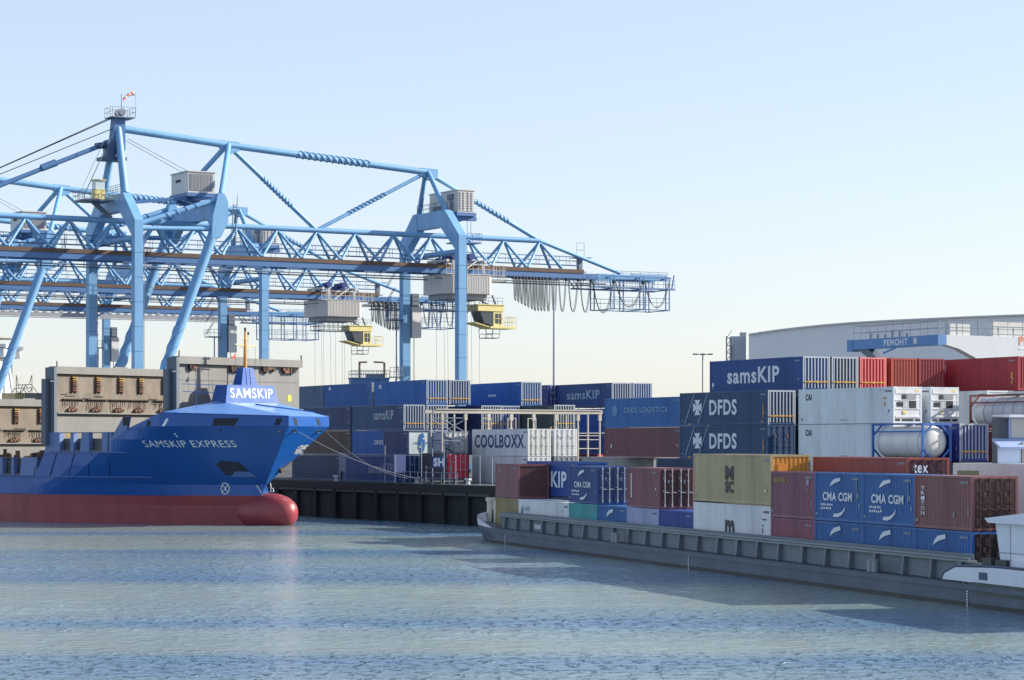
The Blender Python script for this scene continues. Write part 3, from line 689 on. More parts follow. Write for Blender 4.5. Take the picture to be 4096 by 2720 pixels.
    hx = MB(); hx.add([(-7.5, -3.45, 11.2), (-7.5, 3.45, 11.2), (-9.6, 3.45, 11.0), (-9.6, -3.45, 11.0), (-7.75, -3.0, 12.95), (-7.75, 3.0, 12.95), (-9.3, 3.0, 12.95), (-9.3, -3.0, 12.95)],
       [(0, 1, 5, 4), (1, 2, 6, 5), (2, 3, 7, 6), (3, 0, 4, 7), (4, 5, 6, 7)])
    sh = hx.build('sign_house', HULL, t)
    nx = Vector((-.25, 0, 1.75)).normalized()
    write('SAMSKIP', sh, Vector((-7.56, -2.75, 11.75)), (0, 1, 0), nx, 5.5, .92, LETTER, .004)
    g = MB(); g.add([(-7.9, -1.05, 12.95), (-7.9, 1.05, 12.95), (-9.1, 1.05, 12.95), (-9.1, -1.05, 12.95), (-8.1, -.62, 14.6), (-8.1, .62, 14.6), (-8.9, .62, 14.6), (-8.9, -.62, 14.6)], [(0, 1, 5, 4), (1, 2, 6, 5), (2, 3, 7, 6), (3, 0, 4, 7), (4, 5, 6, 7)])
    tw = g.build('mast_tower', HULL, t)
    g = MB(); g.ladder((-7.88, -.1, 13.0), (-8.08, -.1, 14.5), .5, .3, .03, (0, 1, 0)); g.build('ladder', HULL_L, tw)
    g = MB(); g.tube((-8.5, 0, 14.6), (-8.5, 0, 18.0), .2, .1, n=10); ms = g.build('mast', ORANGE, t)
    g = MB(); g.tube((-8.5, -1.3, 16.75), (-8.5, 1.4, 16.65), .05, n=6); g.tube((-8.5, -.35, 17.3), (-8.5, .6, 17.3), .05, n=6); g.tube((-8.5, -.7, 16.7), (-8.5, 0, 16.3), .04, n=5); g.tube((-8.5, .7, 16.7), (-8.5, 0, 16.3), .04, n=5); g.tube((-8.5, .4, 17.3), (-8.5, .4, 17.7), .06, n=6); g.ladder((-8.25, 0, 14.7), (-8.3, 0, 17.4), .3, .35, .02, (0, 1, 0)); g.build('crossbar', YELLOW, ms)
    g = MB(); g.tube((-8.5, 0, 18.0), (-8.5, 0, 18.35), .11, n=8); g.tube((-8.5, .4, 17.7), (-8.5, .4, 17.95), .1, n=8); g.build('lantern', DARK, ms)
    g = MB(); g.tube((-8.5, -1.25, 16.7), (-8.5, -1.25, 14.5), .018, n=4); g.tube((-8.5, 1.3, 16.6), (-8.5, 1.3, 14.2), .018, n=4); g.tube((-8.5, 1.9, 12.9), (-8.4, 1.9, 15.6), .02, n=4); g.build('halyard', CABLE, ms)
    g = MB(); g.poly([(-8.5, -1.27, 16.0), (-8.5, -1.7, 15.4), (-8.52, -1.27, 15.45)]); g.build('pennant', RED_M, ms)
    # bulwarks with wide pillars along the deck edge
    def pillars(lst, z0, z1, rail):
        for a, b in lst:
            g = MB(); g.prism([(a, -BN + .12, z0), (b, -BN + .12, z0), (b - (.05 if b - a > 1 else 0), -BN + .12, z1), (a + (.25 if b - a > 1.2 else 0), -BN + .12, z1)], (0, .5, 0)); g.build('bulwark_pillar', HULLPALE, t)
        g = MB(); a, b = lst[0][0], lst[-1][1]
        g.box((a, -BN + .2, z0), (b, -BN + .4, z0 + .18)); g.box((a, -BN + .55, z0 + .9), (b, -BN + .62, z0 + 1.0)); g.box((a, -BN + .75, z0 - 1.0), (b, -BN + .85, z0 + 1.25)); g.box((a, -BN + .25, z1 - .1), (b, -BN + .33, z1 - .02)); g.build('bulwark_rail', GREYD, t)
    pillars([(-27.1, -24.9), (-23.4, -22.9), (-22.0, -20.7), (-18.9, -18.1), (-17.9, -17.55)], 6.75, 8.6, 1)
    pillars([(-60, -57), (-55, -52), (-50, -47.2), (-45.5, -44), (-42.2, -40.6), (-38.6, -37), (-35, -33.4), (-32.1, -31.7), (-30.8, -28.2)], 4.45, 6.2, 1)
    g = MB(); g.prism([(-17.7, -BN + .1, 6.75), (-15.5, -BN + .1, 8.6), (-15.1, -BN + .1, 10.0), (-15.9, -BN + .1, 10.0), (-17.6, -BN + .1, 8.0)], (0, .3, 0)); wg = g.build('wing_plate', HULLPALE, t)
    g = MB(); g.box((-15.9, -BN + .07, 9.2), (-15.12, -BN + .099, 9.98)); g.build('opening', DARK, wg)
    # cargo hold bulkheads standing across the ship
    def bulkhead(d, y0, y1, zt, full, gear_at):
        x = -d
        g = MB(); zb = 4.22 if full else 9.6
        g.box((x - .9, y0, zb), (x - .3, y1, zt - .7)); b = g.build('cargo_bulkhead', GREYW, t)
        g = MB(); g.box((x - 1.1, y0 - .1, zt - .7 + .002), (x + .1, y1 + .1, zt)); g.tube((x, y0, zt), (x, y0, zt + .5), .08, n=5); g.tube((x, y1, zt), (x, y1, zt + .5), .08, n=5); g.box((x - .5, (y0 + y1) / 2 - 1, zt + .002), (x - .2, (y0 + y1) / 2 + .6, zt + .12)); g.build('top_beam', GREYW, b)
        g = MB(); zp = max(zb, 7.4)
        g.box((x - 1.2, y0 - .45, zp), (x + .12, y0 - .102, zt - .1)); g.box((x - .1, y0 - .9, zt - 1.5), (x + .1, y0 + .3, zt - 1.38)); g.box((x - 1.1, y0 - 1.0, zp), (x - .5, y0 - .6, zt - 1.2)); g.build('end_post', mat('post_slate', (92, 104, 116), .5, dirt=.4), b)
        if full:
            z1 = zt - .75; z0 = zt - 4.4
            g = MB(); g.box((x - .298, y0 + .15, z0), (x - .24, y1 - .15, z1)); g.build('rusty_bay', RUSTW, b)
            g = MB(); g.box((x - .296, y0 + .1, z0 - .12), (x + .05, y1 - .1, z0 - .004)); g.build('ledge', GREYW, b)
            for y in gear_at:
                g = MB()
                g.box((x - .239, y - .02, z1 - 1.75), (x - .1, y + .12, z1 - .1), 2); g.box((x - .239, y + .42, z1 - 1.75), (x - .1, y + .5, z1 - .1), 2)
                for k in range(7):
                    zz = z1 - .32 - .21 * k
                    g.box((x - .2, y - .04, zz), (x + .02, y + .52, zz + .1), (0, 0, 1, 1, 2, 1, 1)[k])
                g.box((x - .239, y - 1.2, z0 + 1.25), (x + .02, y + 1.5, z0 + 1.33), 2)
                for k in range(5):
                    yy = y - .9 + k * .42 + random.uniform(-.1, .1)
                    g.beam((x - .14, yy, z0 + 1.25), (x - .1, yy + random.uniform(-.25, .25), z0 + random.uniform(.1, .7)), .05, .05, 2)
                for k in range(5):
                    yy = y - .5 + k * .22; g.tube((x - .2, yy, z0 + .25 + .1 * (k % 2)), (x + .02, yy + .05, z0 + .25 + .1 * (k % 2)), .17, n=8, mi=(1, 2, 1, 1, 2)[k])
                g.build('lashing_gear', [GEAR_Y, GEAR_O, GEAR_K], b)
            g = MB()
            for k in range(14):
                yy = random.uniform(y0 + .5, y1 - 1.8); zz = z0 + random.uniform(.9, 1.8); g.beam((x - .22, yy, zz), (x - .2, yy + random.uniform(.5, 1.6), zz + random.uniform(-.05, .05)), .05, .06, 0)
            g.build('lashing_rod', GEAR_K, b)
            g = MB(); g.box((x - .296, y0 + 1.5, z0 - 2.4), (x - .28, y0 + 1.85, z0 - 1.9)); g.build('placard', GEAR_Y, b)
        else:
            g = MB(); g.box((x - .296, y0 + .3, zt - 2.2), (x - .27, y1 - .3, zt - 2.15)); g.box((x - .296, y0 + 6.4, 7), (x - .25, y0 + 6.5, zt - 1)); g.build('seam', GREYD, b)
            for y in (y0 + 1.5, y0 + 7, y1 - 4.5, y1 - 1.8):
                g = MB()
                for k in range(7): yy = y + random.uniform(-.8, .8); g.box((x - .295, yy, zt - 1.15 + random.uniform(-.2, .15)), (x + .02, yy + random.uniform(.2, .6), zt - .78), random.choice((1, 2, 2)))
                g.build('lashing_gear', [GEAR_Y, GEAR_O, GEAR_K], b)
            g = MB(); g.box((x - .296, y1 - 1.6, zt - 4.0), (x - .27, y1 - 1.1, zt - 3.4)); g.build('placard', mat('sticker_lime', (200, 206, 60), .5), b)
    bulkhead(11.0, -6.0, 10.0, 15.6, False, ())
    bulkhead(26.0, -7.9, 9.0, 14.9, True, (-5.9, -2.9, .0, 2.6, 5.8))
    bulkhead(40.0, -7.9, 9.0, 12.0, True, (-4.6, -1.6, 1.6, 4.4))
    g = MB(); g.box((-39, -6.5, 4.21), (-27.4, 8.5, 6.0)); g.box((-25, -6.5, 4.21), (-19.5, 8, 6.3)); g.box((-70, -6.5, 4.21), (-42, 8.5, 5.6)); g.build('hatch_coaming', GREYD, t)
    g = MB()
    for k in range(60):
        s = random.choice((random.uniform(-26, -17), random.uniform(-40, -30))); z = 6.3 if s > -27 else 6.0
        g.box((s, -6.7, z), (s + random.uniform(.2, .8), -6.52, z + random.uniform(.2, 1.0 if random.random() < .3 else .5)), random.choice((0, 1, 1, 2)))
    g.build('lashing_gear', [GEAR_Y, GEAR_O, GEAR_K], t)
    return t
ship = make_ship()
MSH = ship.matrix_basis
# mooring lines from the bow to the quay bollard
def rope(p, q, sag, r, label):
    g = MB(); pts = [Vector(p) + (Vector(q) - Vector(p)) * (i / 16) - Vector((0, 0, sag * (1 - (i / 8 - 1) ** 2))) for i in range(17)]
    g.path(pts, r, 5); o = g.build('mooring_rope', mat('rope_fibre', (112, 120, 126), .8, dirt=.3)); tag(o, label, 'rope', 'mooring ropes from the ship to the quay')
bz = qz(1668, .8); bol = Vector((gx(1668, bz), bz, QZ))
rope(MSH @ Vector((-.1, -1.5, 8.6)), bol + Vector((0, 0, .5)), .55, .026, 'upper mooring rope, drawn tighter, from the blue bow to the quay bollard')
rope(MSH @ Vector((-2.4, 4.6, 8.6)), bol + Vector((-.5, .6, .45)), .9, .022, 'lower mooring rope, sagging more, from the blue bow to the quay bollard')
# ------------------------------------------------------------------ shipping containers
CW = 2.44
_BODY = {}
def shell(L, H, smooth):
    k = ('shell', L, H, smooth)
    if k in _BODY: return _BODY[k]
    b = MB(); z0, z1 = .16, H - .1
    def corr(p0, d, n, length):       # corrugated sheet from p0 along d, outward normal n
        p0, d, n = Vector(p0), Vector(d), Vector(n); up = Vector((0, 0, z1 - z0))
        c = max(1, int(length / .28)); pw = length / c; prof = []
        for i in range(c): prof += [(i * pw, 0), (i * pw + pw * .27, 0), (i * pw + pw * .5, -.045), (i * pw + pw * .77, -.045)]
        prof.append((length, 0)); pts = [p0 + d * a + n * h for a, h in prof]
        for p, q in zip(pts, pts[1:]): b.poly([p, q, q + up, p + up])
    if smooth:
        b.box((.1, -CW + .012, z0), (L - .1, -.012, z1))
    else:
        corr((.12, -.015, z0), (1, 0, 0), (0, 1, 0), L - .24); corr((.12, -CW + .015, z0), (1, 0, 0), (0, -1, 0), L - .24)
        corr((L - .015, -.12, z0), (0, -1, 0), (1, 0, 0), CW - .24)
        b.box((.1, -CW + .1, .12), (L - .1, -.1, .15)); b.box((.06, -CW + .06, H - .06), (L - .06, -.06, H - .02))
    _BODY[k] = b.mesh('container_wall', [WHITE]); return _BODY[k]
def frame(L, H):
    k = ('frame', L, H)
    if k in _BODY: return _BODY[k]
    b = MB(); w = .14
    for x in (0, L - w):
        for y in (-w, -CW): b.box((x, y, .12), (x + w, y + w, H - .12))
    for x in (0, L - .18):
        for y in (0.006, -CW + .154):
            for z in (0, H - .118): b.box((x - .004, y - .16, z), (x + .182, y, z + .118))
    for y in (-.08, -CW): b.box((w, y, 0.01), (L - w, y + .08, .16)); b.box((w, y, H - .1), (L - w, y + .08, H - .005))
    for x in (0, L - .1): b.box((x, -CW + w, .01), (x + .1, -w, .16)); b.box((x, -CW + w, H - .13), (x + .1, -w, H - .01))
    _BODY[k] = b.mesh('container_frame', [WHITE]); return _BODY[k]
def end_piece(kind, H):
    k = (kind, H)
    if k in _BODY: return _BODY[k]
    b = MB()
    if kind == 'back':
        b.box((.05, -CW + .14, .16), (.09, -.14, H - .13))
    elif kind == 'corr':
        y = -.14; pw = .27; z0, z1 = .16, H - .13; prof = []
        for i in range(8): prof += [(-.14 - i * pw, .02), (-.14 - i * pw - .09, .02), (-.14 - i * pw - .135, .065), (-.14 - i * pw - .225, .065)]
        prof.append((-CW + .14, .02))
        for (ya, xa), (yb, xb) in zip(prof, prof[1:]): b.poly([(xa, ya, z0), (xb, yb, z0), (xb, yb, z1), (xa, ya, z1)])
    elif kind == 'ribs':
        for i in range(8): y = -.2 - i * (CW - .4) / 7; b.box((-.03, y - .042, .17), (.048, y + .042, H - .14))
        b.box((-.02, -CW, H - .12), (.0, 0, H)); 
        for y in (-.1, -CW): b.box((-.02, y, .0), (-.002, y + .1, H - .121))
    elif kind == 'bar':
        b.box((-.075, -CW + .1, .62), (-.031, -.1, .69))
        for y in (-.5, -1.2, -1.9): b.box((-.085, y - .1, .58), (-.032, y + .05, .73))
    elif kind == 'leaf':
        b.box((.01, -CW / 2 + .012, .17), (.06, -.145, H - .135))
        for z in (.25, .5, .75): b.box((-.004, -CW / 2 + .06, .17 + z * (H - .3) - .03), (.0098, -.2, .17 + z * (H - .3) + .03))
    elif kind == 'rods':
        for y in (-.42, -.92):
            b.tube((-.03, y, .1), (-.03, y, H - .06), .022, n=6)
            for z in (.18, H * .36, H * .66, H - .2): b.box((-.05, y - .05, z), (.008, y + .05, z + .09))
            b.tube((-.05, y, 1.05), (-.05, y - .3, 1.0), .018, n=4)
    elif kind == 'placard':
        for y, z, w, h in ((-.3, .72, .16, .1), (-.62, .62, .12, .2), (-.25, .42, .2, .06), (-.7, .82, .2, .04)): b.box((-.012, y - w, z * H), (-.0045, y, z * H + h * 1.2))
    elif kind == 'unit':
        b.box((.02, -CW + .14, .16), (.06, -.14, H - .13)); b.box((-.02, -CW + .16, H - .5), (.019, -.16, H - .15)); b.box((-.02, -CW + .16, H * .62), (.019, -.16, H * .64)); b.box((-.02, -CW + .16, H * .38), (.019, -.16, H * .40)); b.box((-.03, -CW + .2, H * .16), (.019, -.2, H * .2)); b.box((-.02, -CW + .3, H * .42), (.019, -CW + .5, H * .62))
        for i in range(4): b.box((-.015, -.9 - i * .12, H * .42), (.019, -.84 - i * .12, H * .6))
    elif kind == 'grille':
        b.box((-.012, -CW + .55, H * .42), (.0185, -1.35, H * .61)); b.box((-.012, -.82, H * .46), (.0185, -.3, H * .58)); b.box((-.012, -1.05, H * .66), (.0185, -.75, H * .78)); b.box((-.012, -.55, H * .06), (.0185, -.15, H * .12)); b.box((-.012, -CW + .15, H * .06), (.0185, -CW + .55, H * .12)); b.box((-.012, -1.7, H * .06), (.0185, -.75, H * .12))
    elif kind == 'fan':
        b.box((-.018, -CW + .5, H * .655), (.0188, -1.15, H * .79))
    elif kind == 'sticker':
        b.box((-.03, -1.1, H * .26), (.019, -.82, H * .34)); b.box((-.03, -CW + .3, H * .86), (-.021, -CW + .62, H * .93))
    _BODY[k] = b.mesh(kind, [WHITE]); return _BODY[k]

BARW = mat('bar_amber', (214, 160, 60), .5, dirt=.3)
PLAC = mat('placard_pale', (150, 156, 164), .5, dirt=.3)
def paint(rgb):
    rgb = tuple(min(232, int(c * 1.1 + 3)) for c in rgb)
    return mat('paint_%d_%d_%d' % rgb, rgb, .45, dirt=.62, scale=.6, stretch=.22, rust=.2)
def container(loc, rz, L, H, rgb, label, end='door', smooth=False, group='shipping containers stacked in the yard', endrgb=None, rib=None, kind='shipping_container', cat='shipping container'):
    t = thing(kind, label, cat, loc, rz, group)
    m = paint(rgb); em = paint(endrgb) if endrgb else m
    obj('wall', shell(L, H, smooth), t, m); obj('frame', frame(L, H), t, m)
    if end == 'ribs':
        obj('end_wall', end_piece('back', H), t, m); obj('rib', end_piece('ribs', H), t, rib or RIB); obj('locking_bar', end_piece('bar', H), t, BARW)
    elif end == 'corr': obj('end_wall', end_piece('corr', H), t, em)
    elif end == 'plain': obj('end_wall', end_piece('back', H), t, em)
    elif end == 'unit':
        u = obj('cooling_unit', end_piece('unit', H), t, em); obj('grille', end_piece('grille', H), u, DARK); obj('fan_panel', end_piece('fan', H), u, HOUSE_D); obj('sticker', end_piece('sticker', H), u, YELLOW)
    else:
        obj('end_wall', end_piece('back', H), t, em)
        for s in (0, 1):
            d = obj('door', end_piece('leaf', H), t, em); r_ = obj('locking_bar', end_piece('rods', H), d, ROD if end == 'door' else em); p = obj('placard', end_piece('placard', H), d, PLAC if end == 'door' else mat('placard_brown', (112, 90, 80), .5))
            if s: d.location = (0, -CW / 2 + .13, 0); 
    t['dims'] = (L, H)
    tagm = mat('code_dark', (96, 100, 106), .5) if sum(rgb) > 480 else mat('code_pale', (150, 158, 166), .5)
    P = []; x = .955 - (.9 if L < 7 else .5) / L
    for k in range(7): P.append(rect(x + k * .12 / L, .86, .08 / L, .045))
    P.append(rect(.965 - .2 / L, .3, .14 / L, .08)); P.append(rect(.03, .12, .2 / L, .05))
    marks(t, (L, .013, 0), (-L, 0, 0), (0, 0, H), P, tagm, 'marking')
    return t
def side(t, txt, f0, f1, z0, z1, m=LETTER, bold=.02):
    L, H = t['dims']; return write(txt, t, (L * (1 - f0), .014, z0 * H), (-1, 0, 0), (0, 0, 1), L * (f1 - f0), (z1 - z0) * H, m, bold)
def sidemark(t, polys, m=LETTER, name='emblem'):
    L, H = t['dims']; return marks(t, (L, .016, 0), (-L, 0, 0), (0, 0, H), polys, m, name)
def dashes(t, rows, m=LETTER, name='marking'):
    """illegible small print: (f0, z, count, width, height) rows of little dabs"""
    P = []
    for f0, z, n, w, h in rows:
        x = f0
        for i in range(n):
            ww = w * random.uniform(.6, 1.2); P.append(rect(x, z + random.uniform(-.1, .1) * h, ww, h * random.uniform(.7, 1.1))); x += ww * 1.45
    return sidemark(t, P, m, name)

# ------------------------------------------------------------------ yard stacks
RZY = math.atan2(-U.y, -U.x)
TIER = 2.62
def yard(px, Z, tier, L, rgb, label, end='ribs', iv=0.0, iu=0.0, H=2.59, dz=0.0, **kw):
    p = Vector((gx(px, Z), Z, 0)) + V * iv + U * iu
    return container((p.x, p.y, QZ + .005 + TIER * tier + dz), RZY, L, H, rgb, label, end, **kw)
NAVY, BLUE, BLUE2, DKGRN, BROWN, REDC, LBLUE = (34, 62, 104), (22, 90, 158), (38, 82, 138), (52, 66, 68), (102, 62, 66), (162, 38, 48), (48, 100, 158)
WHT, GRYC, DKNV = (206, 212, 218), (150, 150, 148), (32, 64, 100)
P26 = 2.6
# -- stacks left of the lattice frame
A = (1706, 259)
b = yard(*A, 3, 13.72, BLUE, 'long blue top-tier container with pale ribbed end in front of the nearest crane far leg'); sidemark(b, [rect(.1, .72, .02, .16), rect(.13, .72, .02, .16)])
b = yard(*A, 3, 13.72, (26, 82, 146), 'blue top-tier container second from the left end, with a white emblem high on its side', iu=-14.3); sidemark(b, [[(.1, .78), (.14, .76), (.16, .86), (.11, .9)]])
yard(*A, 3, 13.72, (70, 92, 122), 'grey-blue top-tier container half hidden behind the tall grey bulkhead', 'door', iu=-28.2)
yard(*A, 3, 13.72, (36, 66, 120), 'blue container with dark-and-pale ribbed end set back beside the first crane leg', iv=P26)
yard(*A, 2, 13.72, (34, 56, 88), 'dark navy third-tier container under the long blue top one, ribbed end showing')
b = yard(*A, 2, 13.72, (36, 68, 106), 'weathered navy container lettered SAMSKIP in front of the top blue one', iv=-P26); side(b, 'samsKIP', .44, .82, .42, .8, mat('letter_grey', (176, 190, 196), .5, dirt=.3), .012)
yard(*A, 2, 13.72, (40, 58, 98), 'plain navy third-tier container behind the tip of the ship bow', 'door', iv=-P26, iu=-14.1)
b = yard(*A, 1, 13.72, (22, 84, 150), 'bright blue second-tier container above the mooring ropes with small white letters', iv=-P26); side(b, 'DFDS', .45, .62, .42, .6)
yard(*A, 1, 13.72, (74, 58, 54), 'dark brown second-tier container just right of the ship bow', 'plain', iv=-P26, iu=-14.1)
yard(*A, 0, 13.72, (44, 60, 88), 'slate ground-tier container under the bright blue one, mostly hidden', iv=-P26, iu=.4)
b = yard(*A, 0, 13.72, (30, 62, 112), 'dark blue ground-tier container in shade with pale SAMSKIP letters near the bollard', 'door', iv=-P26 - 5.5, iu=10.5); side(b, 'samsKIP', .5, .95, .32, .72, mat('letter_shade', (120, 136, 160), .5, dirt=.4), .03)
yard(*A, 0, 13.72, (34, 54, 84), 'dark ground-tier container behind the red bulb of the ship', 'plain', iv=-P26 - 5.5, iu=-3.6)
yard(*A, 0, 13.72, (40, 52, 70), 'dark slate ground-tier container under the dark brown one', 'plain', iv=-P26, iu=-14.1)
yard(*A, 1, 13.72, (34, 56, 88), 'navy second-tier container whose ribbed end peeps over the pale blue box', iv=0)
b = yard(1632, 249, 1, 6.06, (44, 62, 98), 'box with pale blue end bearing a big blue emblem', 'plain', H=2.5, endrgb=(196, 210, 226))  # end colour lightened as if lit, side painted dark
g = MB()
for i in range(20):
    a0, a1 = 2 * math.pi * i / 20, 2 * math.pi * (i + 1) / 20
    if 0 <= i < 20: g.poly([(.0, -1.55 - .3 * math.cos(a0), 1.28 + 1.0 * math.sin(a0)), (.0, -1.55 - .3 * math.cos(a1), 1.28 + 1.0 * math.sin(a1)), (.0, -1.55, 1.28)])
g.v = [(-.012, y, z) for x, y, z in g.v]; g.build('emblem', LETTER_B, b)
g = MB(); g.poly([(-.016, -1.6, 1.62), (-.016, -1.9, 1.62), (-.016, -1.9, 1.75), (-.016, -1.6, 1.75)]); g.poly([(-.016, -1.2, .8), (-.016, -1.5, .8), (-.016, -1.5, .93), (-.016, -1.2, .93)]); g.build('emblem', paint((196, 210, 226)), b)
g = MB()
for y in (-.75, -.95, -1.12, -1.95, -2.12): g.poly([(-.015, y, 1.2), (-.015, y - .12, 1.2), (-.015, y - .12, 1.36), (-.015, y, 1.36)])
g.build('marking', LETTER_B, b)
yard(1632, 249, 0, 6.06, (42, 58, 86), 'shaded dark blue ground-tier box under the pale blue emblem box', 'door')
# -- middle stacks behind the lattice frame
B = (2085, 266)
b = yard(*B, 3, 13.72, (24, 86, 156), 'long royal blue top-tier container directly right of the first crane near leg', dz=-.05); dashes(b, [(.42, .42, 6, .022, .1)])
yard(2190, 283, 3, 13.72, (44, 54, 112), 'purplish blue top-tier container set back between two longer blue ones', 'door')
L6 = (2447, 272)
b = yard(*L6, 3, 13.72, (48, 68, 112), 'slate blue top-tier container lettered SAMSKIP above the lattice frame'); side(b, 'samsKIP', .24, .8, .34, .72, mat('letter_grey', (176, 190, 196), .5), .012)
yard(*L6, 3, 13.72, (30, 84, 160), 'blue ribbed container end at the right of the middle top tier', iv=P26)
yard(*B, 2, 13.72, DKGRN, 'dark green third-tier container with pale ribbed end behind the lattice frame', iu=7.6)
yard(*B, 2, 13.72, (40, 58, 100), 'navy third-tier container with pink-barred ribbed end behind the frame posts', iv=-5.2, iu=1)
yard(*B, 2, 13.72, (34, 60, 150), 'royal blue ribbed end narrowly seen beside the dark green container', iv=-2.6, iu=0)
b = yard(2425, 268, 2, 12.19, (28, 74, 150), 'blue third-tier container right of the dark green one, under the frame beam', 'door', dz=-.25); dashes(b, [(.3, .45, 5, .02, .08)])
yard(*B, 1, 13.72, (38, 56, 96), 'navy second-tier container seen through the crossed braces of the lattice frame', 'door', iv=-7.9, iu=6)
yard(2425, 268, 1, 12.19, (36, 66, 132), 'dark blue second-tier container above the red box', 'door', H=2.3)
# -- white boxes at the lattice frame
Cc = (2112, 236)
b = yard(*Cc, 1, 12.19, WHT, 'white refrigerated container lettered COOLBOXX in blue', 'door', smooth=True, endrgb=(222, 214, 198)); side(b, 'COOLBOXX', .05, .93, .3, .8, LETTER_D, .02)  # door end painted warmer than the white side, as sunlit
b = yard(*Cc, 1, 12.19, (214, 214, 208), 'white container whose scuffed door end stands right of the COOLBOXX one', 'door', iv=P26 + .2, smooth=True)
b = yard(*Cc, 0, 12.19, (214, 218, 224), 'plain white ground-tier container under the blue-lettered white one', 'door', smooth=True)
b = yard(*Cc, 0, 12.19, (120, 124, 130), 'grey ground-tier container under the scuffed white door end', 'door', iv=P26 + .2)
yard(2390, 275, 1, 6.06, (196, 34, 40), 'bright red second-tier box behind the right end of the frame', 'door', H=2.4, dz=-.35)
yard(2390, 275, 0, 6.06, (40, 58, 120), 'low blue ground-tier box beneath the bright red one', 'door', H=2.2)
yard(1785, 240, 0, 6.06, (48, 52, 66), 'ground-tier container with pinkish red lit end and shade-dark side under the lattice frame', 'door', dz=.3, endrgb=(206, 34, 62))  # red box: dark side colour stands in for shade beside the lit end
yard(1782, 246, 1, 2.99, (150, 160, 172), 'box with dirty white end behind the left bay of the lattice frame', 'door', smooth=True, endrgb=(216, 214, 204), dz=-.2)
# -- right yard
r0 = (2727, 213)
b = yard(*r0, 2, 13.72, LBLUE, 'faded light blue container lettered DFDS LOGISTICS', 'corr'); side(b, 'DFDS LOGISTICS', .27, .82, .5, .68, mat('letter_faded', (150, 180, 206), .5), .008)
sidemark(b, [[(.14 + .045 * math.cos(2 * math.pi * i / 16), .58 + .2 * math.sin(2 * math.pi * i / 16)) for i in range(16)]], mat('faded_disc', (86, 132, 178), .5)); sidemark(b, [[(x + 0, y) for x, y in p] for p in ([(.137, .42), (.144, .42), (.143, .6), (.16, .7), (.155, .73), (.14, .65), (.125, .73), (.12, .7), (.138, .6)],)], mat('letter_faded', (150, 180, 206), .5)).location = (0, .004, 0)
b = yard(*r0, 1, 13.72, (112, 70, 74), 'maroon corrugated container under the faded light blue one', 'corr'); sidemark(b, [rect(.085, .3, .016, .14), rect(.93, .4, .03, .02)])
yard(2615, 222, 0, 13.72, (150, 150, 150), 'light grey ground-tier container below the maroon corrugated one', 'door')
yard(2776, 205, 0, 6.06, (30, 58, 88), 'dark blue ground-tier box below the two navy boxes', 'door')
r1 = (3072, 188)
CROSS = [[(0, .12), (-.34, .46), (.34, .46)], [(0, -.12), (-.34, -.52), (.34, -.52)], [(-.1, 0), (-.46, .3), (-.46, -.3)], [(.1, 0), (.46, .3), (.46, -.3)]]
def dfds(b):
    side(b, 'DFDS', .35, .66, .3, .77, LETTER, .03)
    c = (.21, .545); sidemark(b, [[(c[0] + x * .1, c[1] + y * .46) for x, y in p] for p in ([(-.09, .1), (-.34, .5), (.34, .5), (.09, .1)], [(-.09, -.1), (-.34, -.5), (.34, -.5), (.09, -.1)], [(-.09, .12), (-.5, .3), (-.5, -.3), (-.09, -.12)], [(.09, .12), (.5, .3), (.5, -.3), (.09, -.12)], rect(-.1, -.13, .2, .26))])
    sidemark(b, [[(x0, .06), (x0 + .004, .06), (x0 + .114, .95), (x0 + .11, .95)] for x0 in (.06, .215)], name='stripe')
    sidemark(b, [rect(.1, .02, .03, .04), rect(.93, .06, .02, .05), rect(.945, .2, .008, .4)], BARW, 'marking')
b = yard(*r1, 2, 13.1, DKNV, 'upper of two dark navy DFDS containers, pale ribs on its end', 'ribs'); dfds(b)
b = yard(*r1, 1, 13.1, DKNV, 'lower of two dark navy DFDS containers, with a plain dark door end', 'dark'); dfds(b)
yard(*r1, 0, 13.1, (32, 56, 84), 'dark navy ground-tier container under the two navy ones, over the barge', 'dark')
q1 = (3212, 190)
b = yard(*q1, 3, 13.72, (22, 66, 126), 'blue top-tier container lettered SAMSKIP in large white letters'); side(b, 'samsKIP', .2, .76, .27, .76, LETTER, .028); sidemark(b, [rect(.03, .2, .02, .12)])
yard(*q1, 2, 13.72, (34, 50, 66), 'dark slate third-tier container narrowly seen right of the upper navy one', 'dark')
yard(*q1, 1, 13.72, (32, 48, 64), 'dark slate second-tier container narrowly seen right of the lower navy one', 'dark')
yard(*q1, 3, 13.72, (40, 54, 70), 'dark slate top-tier container with pale ribbed end and amber bar', 'ribs', iv=P26)
b = yard(*q1, 3, 13.72, (184, 26, 54), 'bright crimson top-tier container with ribbed lit end', 'ribs', iv=2 * P26, rib=paint((226, 120, 116)))
yard(*q1, 3, 13.72, (150, 62, 50), 'rusty orange-brown top-tier container end right of the crimson one', 'corr', iv=3 * P26 + .3)
yard(*q1, 3, 13.72, (128, 44, 48), 'dark red top-tier container squeezed beside the long red one', 'corr', iv=4 * P26 + .3)
b = yard(4072, 190, 3, 13.72, (140, 34, 46), 'long red top-tier container marked CAI at the far right', 'corr'); side(b, 'CAI', .27, .335, .62, .84, LETTER, .03); sidemark(b, [rect(.94, .35, .012, .2), rect(.94, .2, .012, .08)], BARW, 'marking')
REEF = (3574, 176)  # unit ends below painted lighter and warmer than the sides, as sunlit
b = yard(*REEF, 2, 12.19, (202, 210, 216), 'upper white refrigerated container marked CAI with cooling unit end', 'unit', smooth=True, endrgb=(222, 222, 214)); side(b, 'CAI', .08, .145, .68, .86, LETTER_K, .03); sidemark(b, [rect(.9, .66, .012, .06), rect(.918, .66, .012, .06), rect(.905, .48, .014, .12)], BARW, 'sticker'); sidemark(b, [rect(.45, .1, .08, .02), rect(.86, .9, .05, .008)], HOUSE_D, 'marking')
